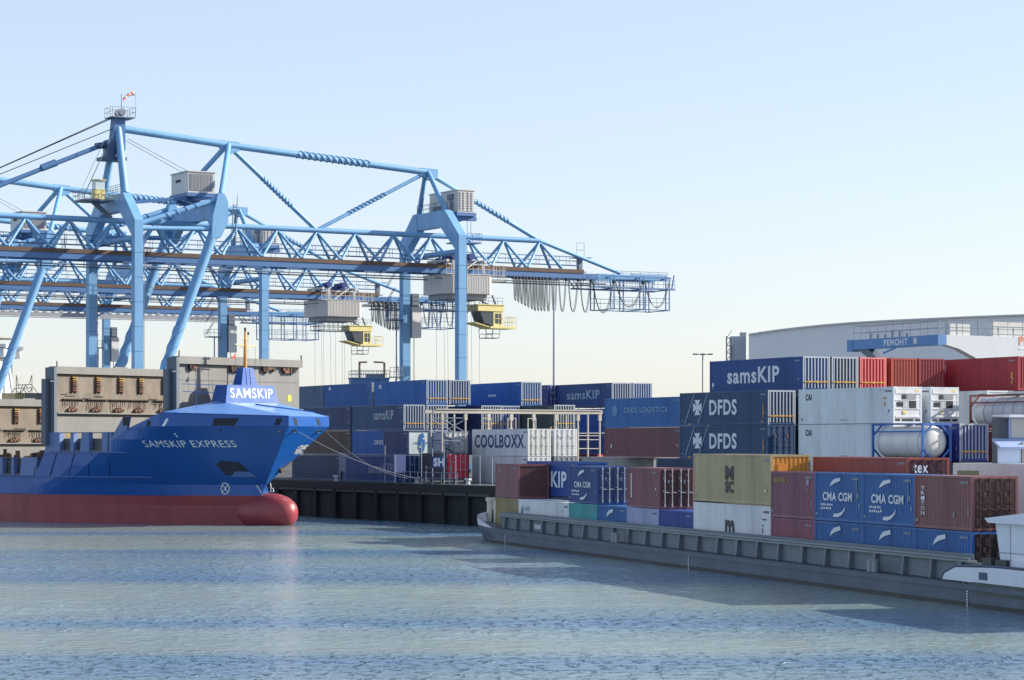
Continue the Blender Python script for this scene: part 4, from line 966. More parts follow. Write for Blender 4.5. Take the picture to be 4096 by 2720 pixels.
b = yard(*REEF, 1, 12.19, (202, 210, 216), 'lower white refrigerated container marked CAI behind the blue framed tank', 'unit', smooth=True, endrgb=(222, 222, 214)); side(b, 'CAI', .08, .145, .68, .86, LETTER_K, .03); sidemark(b, [rect(.45, .1, .08, .02), rect(.86, .9, .05, .008)], HOUSE_D, 'marking')
yard(*REEF, 2, 12.19, (198, 206, 212), 'white refrigerated container with cooling unit end, second in the pair', 'unit', iv=P26 + .6, smooth=True, endrgb=(222, 222, 214))
yard(*REEF, 1, 12.19, (198, 206, 212), 'white container below the second cooling unit end', 'unit', iv=P26 + .6, smooth=True, endrgb=(222, 222, 214))
b = yard(3950, 189, 2, 13.1, (196, 204, 212), 'white smooth container under the long red one', 'plain', smooth=True); sidemark(b, [rect(.86, .8, .04, .01), rect(.84, .72, .03, .01)], HOUSE_D, 'marking')
yard(3950, 189, 1, 13.1, (150, 158, 166), 'grey-white second-tier container behind the brown framed tank', 'plain', smooth=True)
yard(3838, 172, 1, 6.06, (36, 48, 128), 'violet blue box with open lattice end right of the framed tank', 'ribs', dz=-.02)
yard(3838, 172, 0, 6.06, (40, 56, 78), 'dark ground-tier box under the violet blue one', 'dark')

# -- framed tank containers
def tank(px, Z, tier, rgb, label, shell_rgb, dz=0, L=6.06):
    p = Vector((gx(px, Z), Z, 0)); t = thing('tank_container', label, 'tank container', (p.x, p.y, QZ + .005 + TIER * tier + dz), RZY, 'framed tank containers')
    fm, tm = paint(rgb), mat('tank_%d' % shell_rgb[0], shell_rgb, .35, dirt=.35, scale=.8, rust=.03)
    g = MB(); H = 2.59; w = .14
    for x in (0, L - w):
        for y in (-w, -CW): g.box((x, y, 0), (x + w, y + w, H))
        g.box((x, -CW + w, 0), (x + w, -w, w)); g.box((x, -CW + w, H - w), (x + w, -w, H))
        for y, q in ((-w, -.8), (-CW + w, -CW + .8)): g.beam((x + w / 2, y, H - .8), (x + w / 2, q, H - w), .1, .1); g.beam((x + w / 2, y, .8), (x + w / 2, q, w), .1, .1)
    for y in (-w, -CW): g.box((w, y, H - .1), (L - w, y + w, H - .002)); g.box((w, y, 0.002), (L - w, y + w, .12)); g.box((w, y + .02, H * .76), (L - w, y + .1, H * .8))
    g.build('frame', fm, t)
    g = MB(); n = 24; r = 1.13; vs = []
    prof = [(.1, .02), (.12, .5), (.2, .85), (.38, 1.06), (.6, r), (L - .6, r), (L - .38, 1.06), (L - .2, .85), (L - .12, .5), (L - .1, .02)]
    for x, rr in prof:
        for i in range(n): a = 2 * math.pi * i / n; vs.append((x, -CW / 2 + rr * math.cos(a), H / 2 + rr * math.sin(a)))
    g.add(vs, [(j * n + i, (j + 1) * n + i, (j + 1) * n + (i + 1) % n, j * n + (i + 1) % n) for j in range(len(prof) - 1) for i in range(n)], 0, True)
    tk = g.build('tank', tm, t)
    g = MB()
    for x in ((.7, L - .7) if rgb[2] > 100 else (1.2, 2.3, 3.4, 4.6, 5.6)):
        ring = [(x, -CW / 2 + (r + .01) * math.cos(2 * math.pi * i / 24), H / 2 + (r + .01) * math.sin(2 * math.pi * i / 24)) for i in range(25)]; g.path(ring, .025, 4)
    g.tube((3, -CW / 2, H - .2), (3, -CW / 2, H - .02), .25, n=12); g.beam((1, -CW / 2 + .4, H - .08), (5, -CW / 2 + .4, H - .08), .4, .04); g.build('band', HOUSE_D, tk)
    return t
tank(3690, 171, 1, (44, 92, 164), 'blue framed pale tank container in front of the white refrigerated ones', (224, 222, 216))
yard(3690, 171, 0, 6.06, (60, 70, 84), 'slate ground-tier box under the blue framed tank', 'dark')
tank(4130, 172, 2, (112, 52, 48), 'brown framed white tank container at the right edge', (204, 206, 208), dz=-.55, L=7.15)
yard(4130, 172, 1, 7.15, (150, 60, 72), 'dull red box under the brown framed tank', 'plain', dz=-.55)
yard(4130, 172, 0, 7.15, (66, 80, 74), 'dark green-grey ground-tier box under the dull red one', 'plain', dz=-.55, H=2.55)
# ------------------------------------------------------------------ lattice frame over the white boxes
STEEL = mat('frame_cream', (176, 170, 158), .5, dirt=.3)
def lattice():
    p0 = Vector((gx(1742, 243), 243, QZ)); p1 = Vector((gx(2404, 253), 253, QZ)); d = p1 - p0; L = d.length
    t = thing('lattice_frame', 'cream steel lattice frame with long top beam over the white containers', 'steel frame', p0, math.atan2(d.y, d.x))
    g = MB(); g.beam((-.3, 0, 6.95), (L + .1, 0, 6.95), .3, .3); g.beam((0, 2.2, 6.95), (L, 2.2, 6.95), .25, .3); g.tube((0, -.2, 7.14), (L, -.2, 7.14), .06, n=6); g.build('top_beam', STEEL, t)
    n = 7
    for i in range(n + 1):
        x = .75 + (L - .9) * i / n
        g = MB(); zb = .05 if i in (0, 1, n - 1, n) else 4.95
        g.beam((x, 0, zb), (x, 0, 6.8), .14, .14); g.box((x - .16, -.12, 6.1), (x + .16, .12, 6.8)); g.box((x - .14, -.12, zb), (x + .14, .12, zb + .4)); g.build('post', STEEL, t)
        if i in (0, 1, n - 1, n): g = MB(); g.beam((x, 2.2, .05), (x, 2.2, 6.8), .14, .14); g.build('post', STEEL, t)
    g = MB()
    xa, xb = .75, .75 + (L - .9) / n
    for y in (0, 2.2):
        for z in (3.0, 4.1, 4.9, 6.3): g.tube((xa, y, z), (xb, y, z), .05, n=5)
        g.tube((xa, y, 6.2), (xb, y, 4.9), .05, n=5); g.tube((xb, y, 6.2), (xa, y, 4.9), .05, n=5); g.tube(((xa + xb) / 2, y, 2.5), ((xa + xb) / 2, y, 6.2), .05, n=5)
    for k in range(8): z0 = .3 + k * .55; g.beam((xa + .4 + (k % 2) * 1.2, .8, z0), (xa + 1.6 - (k % 2) * 1.2, .8, z0 + .5), .5, .05)
    g.build('bracing', PIPE, t)
    g = MB()
    for z in (.5, 1.6, 2.7, 3.8, 4.9): g.box((xa + .3, .5, z), (xb - .3, 1.8, z + .07))
    g.build('landing', CRANE_D, t)
    xa, xb = .75 + (L - .9) * (n - 1) / n, L - .15
    g = MB()
    for z in (1.5, 3.3, 4.2, 4.6): g.tube((xa, 0, z), (xb, 0, z), .05, n=5); g.tube((xa, 2.2, z), (xb, 2.2, z), .05, n=5)
    g.build('bracing', STEEL, t)
    g = MB()
    for i in (2.4, 3.5, 4.4): x = .75 + (L - .9) * i / n; g.box((x - .5, 2.0, 4.95), (x - .42, 2.1, 6.3)); g.box((x + .42, 2.0, 4.95), (x + .5, 2.1, 6.3)); g.box((x - .5, 2.0, 6.3), (x + .5, 2.1, 6.38))
    g.build('hoop', STEEL, t)
    g = MB(); x = .75 + (L - .9) * 4.75 / n; g.box((x, -.1, 4.95), (x + .12, .1, 5.5)); g.build('beacon', GEAR_Y, t)
    g = MB(); g.ball((L * .56, -.4, 2.9), .3, .3, .28, 10, 8); g.build('floodlight', STEEL, t)
lattice()

# ------------------------------------------------------------------ quay furniture
def post(px, Z, h, label, r=.035):
    Z = qz(px, .5)
    g = MB(); g.tube((0, 0, 0), (0, 0, h), r, n=8); g.box((-.12, -.12, 0), (.12, .12, .04)); g.tube((0, 0, h), (0, 0, h + .05), r * 1.3, n=8)
    o = g.build('guard_post', mat('post_pale', (170, 178, 190), .5, dirt=.3)); o.location = (gx(px, Z), Z, QZ); tag(o, label, 'post', 'pale guard posts along the quay')
posts = [(1540, 229, 3.6, 'pale guard post on the quay, first one right of the ship bow'), (1582, 228, 2.7, 'pale guard post left of the bollard'), (1686, 226, 3.9, 'tall pale guard post right of the bollard'), (1730, 225, 3.3, 'pale guard post with the blue and white sign beside it'),
         (1776, 224, 3.4, 'pale guard post between the sign and the red container end'), (1823, 223, 2.7, 'thin pale guard post in front of the pinkish red container'), (1920, 221, 2.6, 'pale guard post before the white ground-tier container'), (1969, 220, 2.5, 'pale guard post nearest the barge bow')]
for a in posts: post(*a)
g = MB(); g.box((-.62, -.03, 0), (.62, .03, 1.05)); sg = g.build('quay_sign', mat('sign_blue', (48, 62, 130), .4, dirt=.2)); sz = qz(1755, .9); sg.location = (gx(1755, sz), sz, QZ + 1.55); tag(sg, 'square blue sign board with white lettering on the quay rail', 'sign')
write('SH', sg, (-.5, -.034, .12), (1, 0, 0), (0, 0, 1), 1.0, .8, LETTER, .05)
g = MB(); g.tube((-1.2, 0, -1.5), (-1.2, 0, .2), .04, n=6); g.tube((1.2, 0, -1.5), (1.2, 0, .2), .04, n=6); g.beam((-1.2, .05, -.0), (1.2, .05, 0.0), .05, .06); g.build('sign_stand', PIPE, sg)
def bollard(px, Z, label):
    Z = qz(px, .8)
    g = MB(); g.tube((0, 0, 0), (0, 0, .45), .2, .17, n=12); g.tube((0, 0, .45), (0, 0, .6), .34, .3, n=12); g.box((-.3, -.3, 0), (.3, .3, .06))
    o = g.build('bollard', mat('bollard_white', (196, 200, 200), .5, dirt=.4)); o.location = (gx(px, Z), Z, QZ + .004); tag(o, label, 'bollard', 'bollards on the quay edge')
bollard(1668, 227.2, 'white capped bollard holding the two mooring ropes'); bollard(1345, 236, 'white capped bollard close to the red bulb of the ship'); bollard(1872, 219, 'white capped bollard near the barge bow')
g = MB(); g.rail((0, 0, 0), (0, 11, 0), 1.1, 1.4, .04); rl = g.build('quay_railing', PIPE); rz_ = qz(1830, .4); rl.location = (gx(1830, rz_), rz_, QZ); rl.rotation_euler = (0, 0, math.atan2(-QU.y, -QU.x) - R(90)); tag(rl, 'low grey pipe railing along the quay edge by the sign', 'railing')
def plat(px, Z, w, h, label, rgb):
    Z = qz(px, 1.2)
    g = MB(); g.box((-w / 2, -.04, 0), (w / 2, .04, h)); 
    for x in (-w / 2 + .1, w / 2 - .1): g.tube((x, 0, -1.0), (x, 0, 0), .04, n=6)
    o = g.build('notice_board', mat('board_%d' % rgb[0], rgb, .5, dirt=.3)); o.location = (gx(px, Z), Z, QZ + 1.0); tag(o, label, 'board')
plat(1599, 228.5, 1.15, 1.75, 'pale lilac board standing between two guard posts', (170, 172, 206))
plat(1370, 236, .7, 1.9, 'narrow grey-white board near the ship bow on the quay', (140, 148, 156))

# ------------------------------------------------------------------ inland barge and its load
EB = Vector((.290, -.957, 0)).normalized(); NB = Vector((.957, .290, 0)).normalized(); RZB = math.atan2(-EB.y, -EB.x)
C13 = Vector((21.7, 118, 0))
def bpos(n, off=0.0, z=0.0): return C13 + EB * ((n - 13) * 6.1) + NB * off + Vector((0, 0, z))
BG = mat('barge_grey', (86, 100, 114), .5, dirt=.4, scale=.4, stretch=.5)
BG2 = mat('coaming_grey', (112, 124, 132), .5, dirt=.3, scale=.5)
BG3 = mat('barge_dark_grey', (70, 78, 80), .55, dirt=.3)  # dark grey for deck and hold floor
BW = mat('barge_white', (226, 230, 238), .4, dirt=.15)
BLK = mat('hull_black', (34, 38, 44), .5, dirt=.5, scale=.8)
def make_barge():
    # local frame: x forward (towards the bow), y = towards the viewer's side, origin below C13
    t = thing('inland_barge', 'grey inland barge loaded with containers, white bow and stern bulwark', 'barge', (C13.x, C13.y, 0), RZB)
    HB = 1.5; W2 = 5.4; cy = HB - W2            # near side at y=HB, centre line cy
    g = MB(); xs = [-40, -14, -9, 0, 20, 40, 60, 74, 78, 81, 83.4, 85.4, 86.8, 87.6, 88.0]; half = lambda x: W2 if x < 76 else W2 * (1 - ((x - 76) / 12.0) ** 2.6)
    def deckz(x): return 1.05 if x < 66 else 1.05 + .3 * ((x - 66) / 20) ** 1.6
    zs = [-1, 0, .35, 1]
    rows = []
    for x in xs:
        hb = max(.02, half(min(x, 88.0))); r = []
        for s in (1, -1):
            for f in zs:
                z = f if f < 1 else deckz(x); rake = 0 if x < 76 else -(1.4 - z) * .5 * ((x - 76) / 10)
                r.append(Vector((x + rake, cy + s * hb * (1 if x < 76 else (.9 + .1 * max(0, f))), z)))
        rows.append(r)
    for a, b in zip(rows, rows[1:]):
        for o in (0, 4):
            for j in range(3): g.poly([a[o + j], b[o + j], b[o + j + 1], a[o + j + 1]])
    dk = MB()
    for a, b in zip(rows, rows[1:]): dk.poly([a[3] - Vector((0, 0, .02)), b[3] - Vector((0, 0, .02)), b[7] - Vector((0, 0, .02)), a[7] - Vector((0, 0, .02))])
    hl = g.build('hull', BG, t); w_ = MB(); w_.box((-40, HB + .003, -.6), (75.5, HB + .02, .2)); w_.build('waterline_band', BLK, hl); dk.build('deck', BG3, t)
    g = MB(); g.box((-40, HB - .05, .78), (76, HB + .07, 1.0)); g.build('rubbing_strake', BG, hl)
    g = MB(); g.box((-40, HB + .002, .62), (-3, HB + .03, 1.16)); g.build('scuffed_band', mat('scuffed', (88, 96, 92), .6, dirt=.9, scale=1.4, stretch=.8, rust=.2), hl)
    # coaming
    g = MB(); y = .45
    g.box((-4.4, y - .12, 1.04), (76.2, y, 1.95)); g.box((-4.4, cy * 2 - y, 1.04), (76.2, cy * 2 - y + .12, 1.95)); g.box((76.2, cy * 2 - y, 1.04), (76.32, y, 2.1)); g.box((-4.5, cy * 2 - y, 1.04), (-4.4, y, 2.1))
    cm = g.build('coaming', BG2, t)
    g = MB(); g.box((-1.2, y - .1, 1.952), (76.3, y + .24, 2.06)); g.tube((-1.0, y + .16, 2.12), (76, y + .16, 2.12), .07, n=8); g.build('coaming_cap', mat('cap_pale', (132, 140, 142), .45, dirt=.3), cm)
    g = MB(); g.box((-1.0, y - .06, 2.062), (76.2, y, 2.34)); g.build('coaming_lip', BG2, cm)
    k = 0
    x = 74.5
    while x > -4:
        p = MB(); w = .2 if k % 3 else .34
        p.prism([(x, y + .002, 1.05), (x, y + .3, 1.05), (x, y + .2, 1.95), (x, y + .002, 1.95)], (w, 0, 0)); p.build('stanchion', BG2, cm); x -= 3.05 + (.25 if k % 4 == 1 else 0); k += 1
    # hold floor, inside
    g = MB(); g.box((-4.3, cy * 2 - y + .15, .55), (76, y - .15, .74)); g.build('hold_floor', BG3, t)
    # fittings
    for xx in (47.5, 8.2, -2.2):
        g = MB()
        for d in (0, .55): g.tube((xx + d, HB - .35, 1.05), (xx + d, HB - .35, 1.62), .17, n=12); g.tube((xx + d, HB - .35, 1.62), (xx + d, HB - .35, 1.68), .2, n=12)
        g.build('bitts', mat('bitts_pale', (150, 158, 160), .5, dirt=.3), t)
    for xx in (71.5, 33.3, -2.6):
        g = MB()
        for k in range(8): g.box((xx, HB + .031, .02 + k * .13), (xx + .14, HB + .045, .09 + k * .13))
        g.build('draught_mark', LETTER, hl)
    g = MB(); g.box((68.6, y + .01, 1.2), (70.4, y + .06, 1.75)); g.box((65.4, y + .01, 1.15), (67.6, y + .06, 1.75)); g.build('placard', BG2, cm)
    g = MB()
    for k in range(5): g.box((65.7 + k * .37, y + .061, 1.3), (65.95 + k * .37, y + .07, 1.62))
    g.build('marking', LETTER, cm)
    # bow
    g = MB(); pts = [Vector((x, cy + half(x), deckz(x))) for x in (75, 76.5, 78, 80, 82, 83.6, 85.4, 86.8, 87.6, 88.0)]
    for p, q in zip(pts, pts[1:]):
        up = lambda v: Vector((v.x + .25, v.y, 1.1 + 1.15 * max(0, (v.x - 75) / 13) ** .6))
        g.poly([p, q, up(q), up(p)]); m = lambda v: Vector((v.x, 2 * cy - v.y, v.z)); g.poly([m(p), m(q), m(up(q)), m(up(p))])
    g.build('bow_bulwark', BW, t)
    g = MB(); g.box((81.2, cy + .6, 1.2), (82.8, cy + 3.0, 3.0)); g.box((80.3, cy + 1.0, 1.2), (81.1, cy + 2.2, 2.5)); g.tube((82.0, cy + 2.2, 3.0), (82.0, cy + 2.2, 3.5), .2, n=12); g.tube((82.0, cy + 2.2, 3.5), (82.0, cy + 2.2, 3.6), .26, n=12); g.tube((85.0, cy + 2.6, 1.2), (85.0, cy + 2.6, 2.9), .3, n=10); g.tube((85.0, cy + 2.6, 2.9), (85.0, cy + 2.6, 3.2), .4, n=10); g.build('anchor_winch', mat('winch_cream', (220, 214, 196), .5, dirt=.3), t)
    g = MB(); g.tube((83.2, cy + 2.6, 1.3), (83.2, cy + 2.6, 2.3), .45, .4, n=12); g.build('capstan', mat('dark_green', (46, 58, 54), .6, dirt=.3), t)
    # stern bulwark and deckhouse
    g = MB(); pr = [(-38, 1.16), (-9.1, 1.16), (-9.0, 1.2), (-9.6, 1.75), (-10.6, 1.98), (-38, 2.05)]
    pr = [(.2, 1.14), (-.1, 1.45), (-1.2, 1.78), (-5, 1.92), (-38, 1.95), (-38, 1.14)]
    g.prism([(x, HB - .02, z) for x, z in pr], (0, -.08, 0)); sb = g.build('stern_bulwark', BW, t)
    g = MB(); g.path([(x, HB - .06, z + .03) for x, z in pr[:5]], .07, 6); g.build('bulwark_cap', mat('cap_navy', (44, 62, 92), .4, dirt=.2), sb)
    g = MB(); g.box((-4.4, HB - .02, 1.3), (-3.6, HB + .004, 1.64)); g.box((-8.9, HB - .02, 1.28), (-8.1, HB + .004, 1.6)); g.build('freeing_port', mat('port_blue', (40, 66, 106), .4), sb)
    h0 = -4.3
    g = MB(); g.prism([(h0 - .5, .9, 1.04), (h0 - .15, .9, 2.5), (h0 + .25, .9, 3.9), (h0 - 14, .9, 3.9), (h0 - 14, .9, 1.04)], (0, -9.4, 0)); hs = g.build('deckhouse', BW, t)
    g = MB(); g.prism([(h0 + .75, 1.2, 4.1), (h0 + .4, 1.2, 3.902), (h0 - 14, 1.2, 3.902), (h0 - 14, 1.2, 4.3), (h0 - 3, 1.2, 4.42)], (0, -10, 0)); g.build('roof', BW, hs)
    g = MB(); g.box((h0 - 4.4, .902, 2.9), (h0 - 2.8, .93, 3.55)); g.build('panel', HOUSE_D, hs)
    for k in range(6):
        g = MB(); g.box((h0 - 4.6, .902, 1.9 + k * .14), (h0 - 2.9, .96, 1.99 + k * .14)); g.build('louvre', LETTER_D, hs)
    g = MB(); g.box((h0 - 3.6, .902, 1.1), (h0 - 1.4, 1.1, 2.25)); g.build('door', BW, hs)
    g = MB(); g.box((h0 - 9, .902, 2.55), (h0 + .0, .915, 2.59)); g.box((h0 - 1.2, .902, 1.2), (h0 - 1.17, .915, 3.8)); g.box((h0 - 4.9, .902, 1.2), (h0 - 4.87, .915, 3.8)); g.build('seam', HOUSE_D, hs)

    g = MB(); g.box((-4.4, 1.0, 1.05), (-3.5, 1.3, 2.3)); g.box((-5.8, 1.0, 1.05), (-4.8, 1.3, 2.26)); g.build('locker', mat('locker_dark', (60, 64, 62), .5, dirt=.3), t)
    g = MB(); g.rail((h0 - 4.2, 1.35, 1.95), (h0 - 12, 1.35, 1.95), .22, 2, .03, 1); g.build('handrail', mat('rail_navy', (52, 70, 104), .4), t)
    g = MB(); g.beam((-.4, 0, 1.5), (-4.3, 0, 1.4), .5, .5); g.build('hatch_end', BG2, t)
    return t
make_barge()
GB = 'containers loaded on the barge'
def stow(n, row, z, slots, rgb, label, end='corr', H=2.59, **kw):
    p = bpos(n + slots, row * 2.55, z); return container(p, RZB, 6.06 if slots == 1 else 12.14, H, rgb, label, end, group=GB, **kw)
Z1, Z2 = .755, 3.37
CMA, CMAR, TRI = (38, 90, 150), (124, 72, 80), (124, 76, 76)
def swoosh(b, low=True, full=True, txt=False):
    P = [[(.33, .72), (.36, .8), (.42, .87), (.55, .9), (.56, .84), (.46, .8), (.40, .76)]] if full else [[(.33, .70), (.36, .8), (.42, .88), (.55, .92), (.56, .84), (.46, .8), (.40, .76)]]
    if low: P += [[(.40, .1), (.42, .16), (.52, .17), (.60, .22), (.66, .32), (.64, .22), (.57, .13), (.5, .09)]]
    sidemark(b, P)
    if txt: side(b, 'CMA CGM', .18, .8, .42, .6, LETTER, .035); dashes(b, [(.14, .32, 6, .034, .045), (.14, .24, 6, .03, .05)]); sidemark(b, [rect(.9, .5, .025, .1), rect(.88, .42, .012, .5)], PLAC, 'marking')
b = stow(0, 0, Z1, 1, (142, 128, 84), 'olive container at the barge bow end, lower tier', 'corr'); sidemark(b, [rect(.4, .14, .16, .12)], DARK, 'opening')
b = stow(1, 0, Z1, 2, WHT, 'long white container near the barge bow with a small grey horse-like emblem', 'plain', smooth=True); sidemark(b, [[(.04, .55), (.07, .75), (.1, .86), (.095, .6), (.115, .55), (.08, .5), (.06, .62)]], mat('emblem_slate', (110, 130, 164), .5)); side(b, 'LANTEC', .125, .25, .68, .8, mat('emblem_slate2', (150, 160, 180), .5), .01); sidemark(b, [rect(.86, .75, .05, .02), rect(.88, .6, .04, .015)], HOUSE_D, 'marking')
stow(3, 0, Z1, 1, (62, 150, 150), 'teal green container, lower tier of the barge', 'corr')
b = stow(4, 0, Z1, 1, CMA, 'blue container with white swoosh, lower tier, between teal and lavender ones', 'corr'); swoosh(b, False, False)
stow(5, 0, Z1, 1, (146, 154, 186), 'lavender grey container, lower tier of the barge', 'corr', smooth=True)
b = stow(6, 0, Z1, 1, (42, 62, 138), 'indigo corrugated container with a yellow label, lower tier', 'corr'); sidemark(b, [rect(.04, .42, .16, .16)], GEAR_Y, 'label'); 
b = stow(7, 0, Z1 + .3, 2, (214, 218, 220), 'long white container with a black letter m under the tan one', 'plain', H=2.9, smooth=True); side(b, 'm', .43, .55, .22, .68, LETTER_K, .03); dashes(b, [(.9, .72, 3, .012, .03), (.9, .6, 1, .012, .04), (.9, .48, 1, .012, .08)], LETTER_K)
stow(9, 0, Z1, 1, (134, 76, 92), 'mauve red corrugated container, lower tier right of the white m one', 'corr')
for n, lab in ((10, 'blue swoosh container, lower tier, right of the mauve red one'), (11, 'blue swoosh container, lower tier, middle of the right-hand three'), (12, 'blue swoosh container, lower tier at the stern end, under the TRITON one')):
    b = stow(n, 0, Z1, 1, CMA, lab, 'darkdoor' if n == 12 else 'corr', endrgb=(44, 30, 30) if n == 12 else None); swoosh(b, False, False)  # stern door end painted nearly black for shade
b = stow(0, 0, Z2, 1, (120, 74, 78), 'brown container at the barge bow with its plain shade-darkened end showing', 'plain', endrgb=(82, 48, 48), smooth=True); sidemark(b, [rect(.17, .73, .05, .18), rect(.06, .62, .05, .02)], PLAC, 'label')  # end painted darker than the side, shade put into its brown
b = stow(3, 0, Z2, 1, (38, 66, 120), 'blue CMA CGM container with shade-darkened blue door end, nearest the barge bow', 'door', endrgb=(30, 52, 92)); swoosh(b); side(b, 'CMA CGM', .2, .78, .42, .58, LETTER, .03); dashes(b, [(.1, .3, 5, .04, .05), (.1, .21, 5, .04, .04)])  # door end is the side blue darkened to paint in shade
b = stow(5, 0, Z2, 1, (124, 76, 84), 'maroon corrugated container with shade-darkened door end, left of the tan one', 'door', endrgb=(66, 34, 36)); dashes(b, []); sidemark(b, [rect(.13 + random.uniform(0, .01), .25 + k * .068, .045, .045) for k in range(9)] + [rect(.9, .45, .02, .06)], LETTER, 'marking')  # door end darkened in colour to stand for its shaded face
b = stow(7, 0, Z2 + .66, 2, (170, 156, 118), 'tall tan corrugated container with black MSC letters and end coloured as sunlit', 'corr', H=2.86, endrgb=(206, 140, 52)); g = MB(); g.box((-.01, -.95, 1.75), (.06, -.45, 2.35)); g.build('sticker', ORANGE, b)  # orange end colour paints sunlight on the tan; the sticker is separate
for i, (ch, z0, z1) in enumerate((('M', .47, .76), ('SC', .2, .45))): side(b, ch, .43, .54, z0, z1, LETTER_K, .05)
sidemark(b, [rect(.925, .24, .03, .07)], YELLOW, 'sticker')
b = stow(9, 0, Z2, 1, (124, 76, 90), 'mauve brown container with a small yellow TEX label', 'corr'); sidemark(b, [rect(.08, .76, .26, .1)], GEAR_Y, 'label'); b2 = side(b, 'TEX', .1, .3, .77, .85, LETTER_K, .02); b2.location = (0, .005, 0); sidemark(b, [rect(.82, .72, .06, .12), rect(.84, .6, .02, .05)], PLAC, 'marking')
b = stow(10, 0, Z2, 1, CMA, 'blue CMA CGM container, upper tier, left one of the neighbouring pair', 'corr'); swoosh(b, txt=True)
b = stow(11, 0, Z2, 1, CMA, 'blue CMA CGM container, upper tier, between its twin and TRITON', 'corr'); swoosh(b, txt=True)
b = stow(12, 0, Z2, 1, TRI, 'brown TRITON container with shade-darkened doors at the barge stern', 'darkdoor', endrgb=(60, 30, 26))  # door colour darkened to keep the stern face in painted shade
L_, H_ = 6.06, 2.59
for k, ch in enumerate('TRITON'): side(b, ch, .12, .185, .72 - k * .094, .79 - k * .094, LETTER, .015)
sidemark(b, [rect(.685, .24, .03, .08), rect(.345, .2, .012, .05), rect(.73, .13, .012, .05)], PLAC, 'label')
b = stow(0, 1, Z2 + .2, 2, (34, 68, 136), 'blue SAMSKIP container in the far row, partly hidden by the bow boxes', 'plain', smooth=True); side(b, 'samsKIP', .05, .82, .25, .72, LETTER, .03)
stow(0, 1, Z1 + .2, 2, (60, 70, 90), 'dull slate container in the far row under the SAMSKIP barge box', 'plain')
b = stow(9, 1, Z2 + .8, 2, (152, 66, 54), 'brick red corrugated far-row container with dark tex door end', 'dark', H=2.6, endrgb=(74, 36, 40)); write('tex', b, (-.035, -.35, 1.8), (0, -1, 0), (0, 0, 1), .85, .5, LETTER, .02)
stow(9, 1, Z1 + .8, 2, (84, 60, 56), 'umber far-row container under the brick red one', 'plain')

# ------------------------------------------------------------------ white motor vessel behind the stern of the barge
def motor_vessel():
    Z = 146; p = Vector((gx(3812, Z), Z, 0)); t = thing('motor_vessel', 'white motor vessel with wheelhouse moored behind the barge stern', 'boat', p, RZB)
    g = MB(); g.prism([(3, 1.2, -1), (1.5, 1.2, 1.2), (-46, 1.2, 1.2), (-46, 1.2, -1)], (0, -8.5, 0)); g.build('hull', BG, t)
    g = MB(); g.box((-40, -6.5, 1.21), (0, 0, 6.38)); hs = g.build('deckhouse', mat('vessel_pale', (196, 202, 204), .5, dirt=.25), t)
    g = MB(); g.box((-3.2, .003, 5.35), (-.6, .03, 5.95)); g.build('window', mat('window_green', (96, 110, 70), .3, dirt=.6, scale=3), hs)
    LB = mat('wheelhouse_blue', (160, 178, 214), .4, dirt=.2)
    g = MB(); g.box((-4, -6, 6.385), (-2.8, -1.5, 9.0)); wh = g.build('wheelhouse', LB, t)
    g = MB(); g.box((-4.05, -5.9, 7.85), (-4.003, -1.62, 8.95)); g.box((-3.8, -1.497, 7.85), (-3.0, -1.45, 8.95)); g.build('window', mat('blind_pale', (186, 186, 182), .3, dirt=.15), wh)
    g = MB(); g.box((-4.7, -6.3, 9.003), (-2.6, -1.15, 9.16)); g.build('roof', BW, wh)
    g = MB(); g.prism([(-4.02, -.4, 7.8), (-4.02, -.4, 7.68), (-5.0, -.4, 7.2), (-5.05, -.4, 7.32)], (0, -5.6, 0)); g.build('visor', LB, wh)
    g = MB(); g.box((-4.75, -1.85, 6.39), (-4.6, -.45, 7.3)); g.build('side_panel', mat('panel_white', (196, 210, 234), .4, dirt=.15), wh)
    g = MB(); g.box((-3.9, -1.44, 6.39), (-3.0, -.95, 8.98)); g.tube((-4.4, -.8, 9.0), (-4.4, -.2, 9.02), .03, n=4); g.build('funnel', mat('funnel_slate', (66, 76, 88), .5, dirt=.3), t)
    g = MB(); g.box((-4.8, -2.05, 6.39), (-4.65, -1.9, 7.6)); g.build('post', STEEL, wh)
    g = MB(); g.box((-4.06, -5.9, 6.5), (-4.003, -2.1, 7.6)); g.build('window', mat('screen_blue', (96, 124, 176), .3, dirt=.2), wh)
motor_vessel()

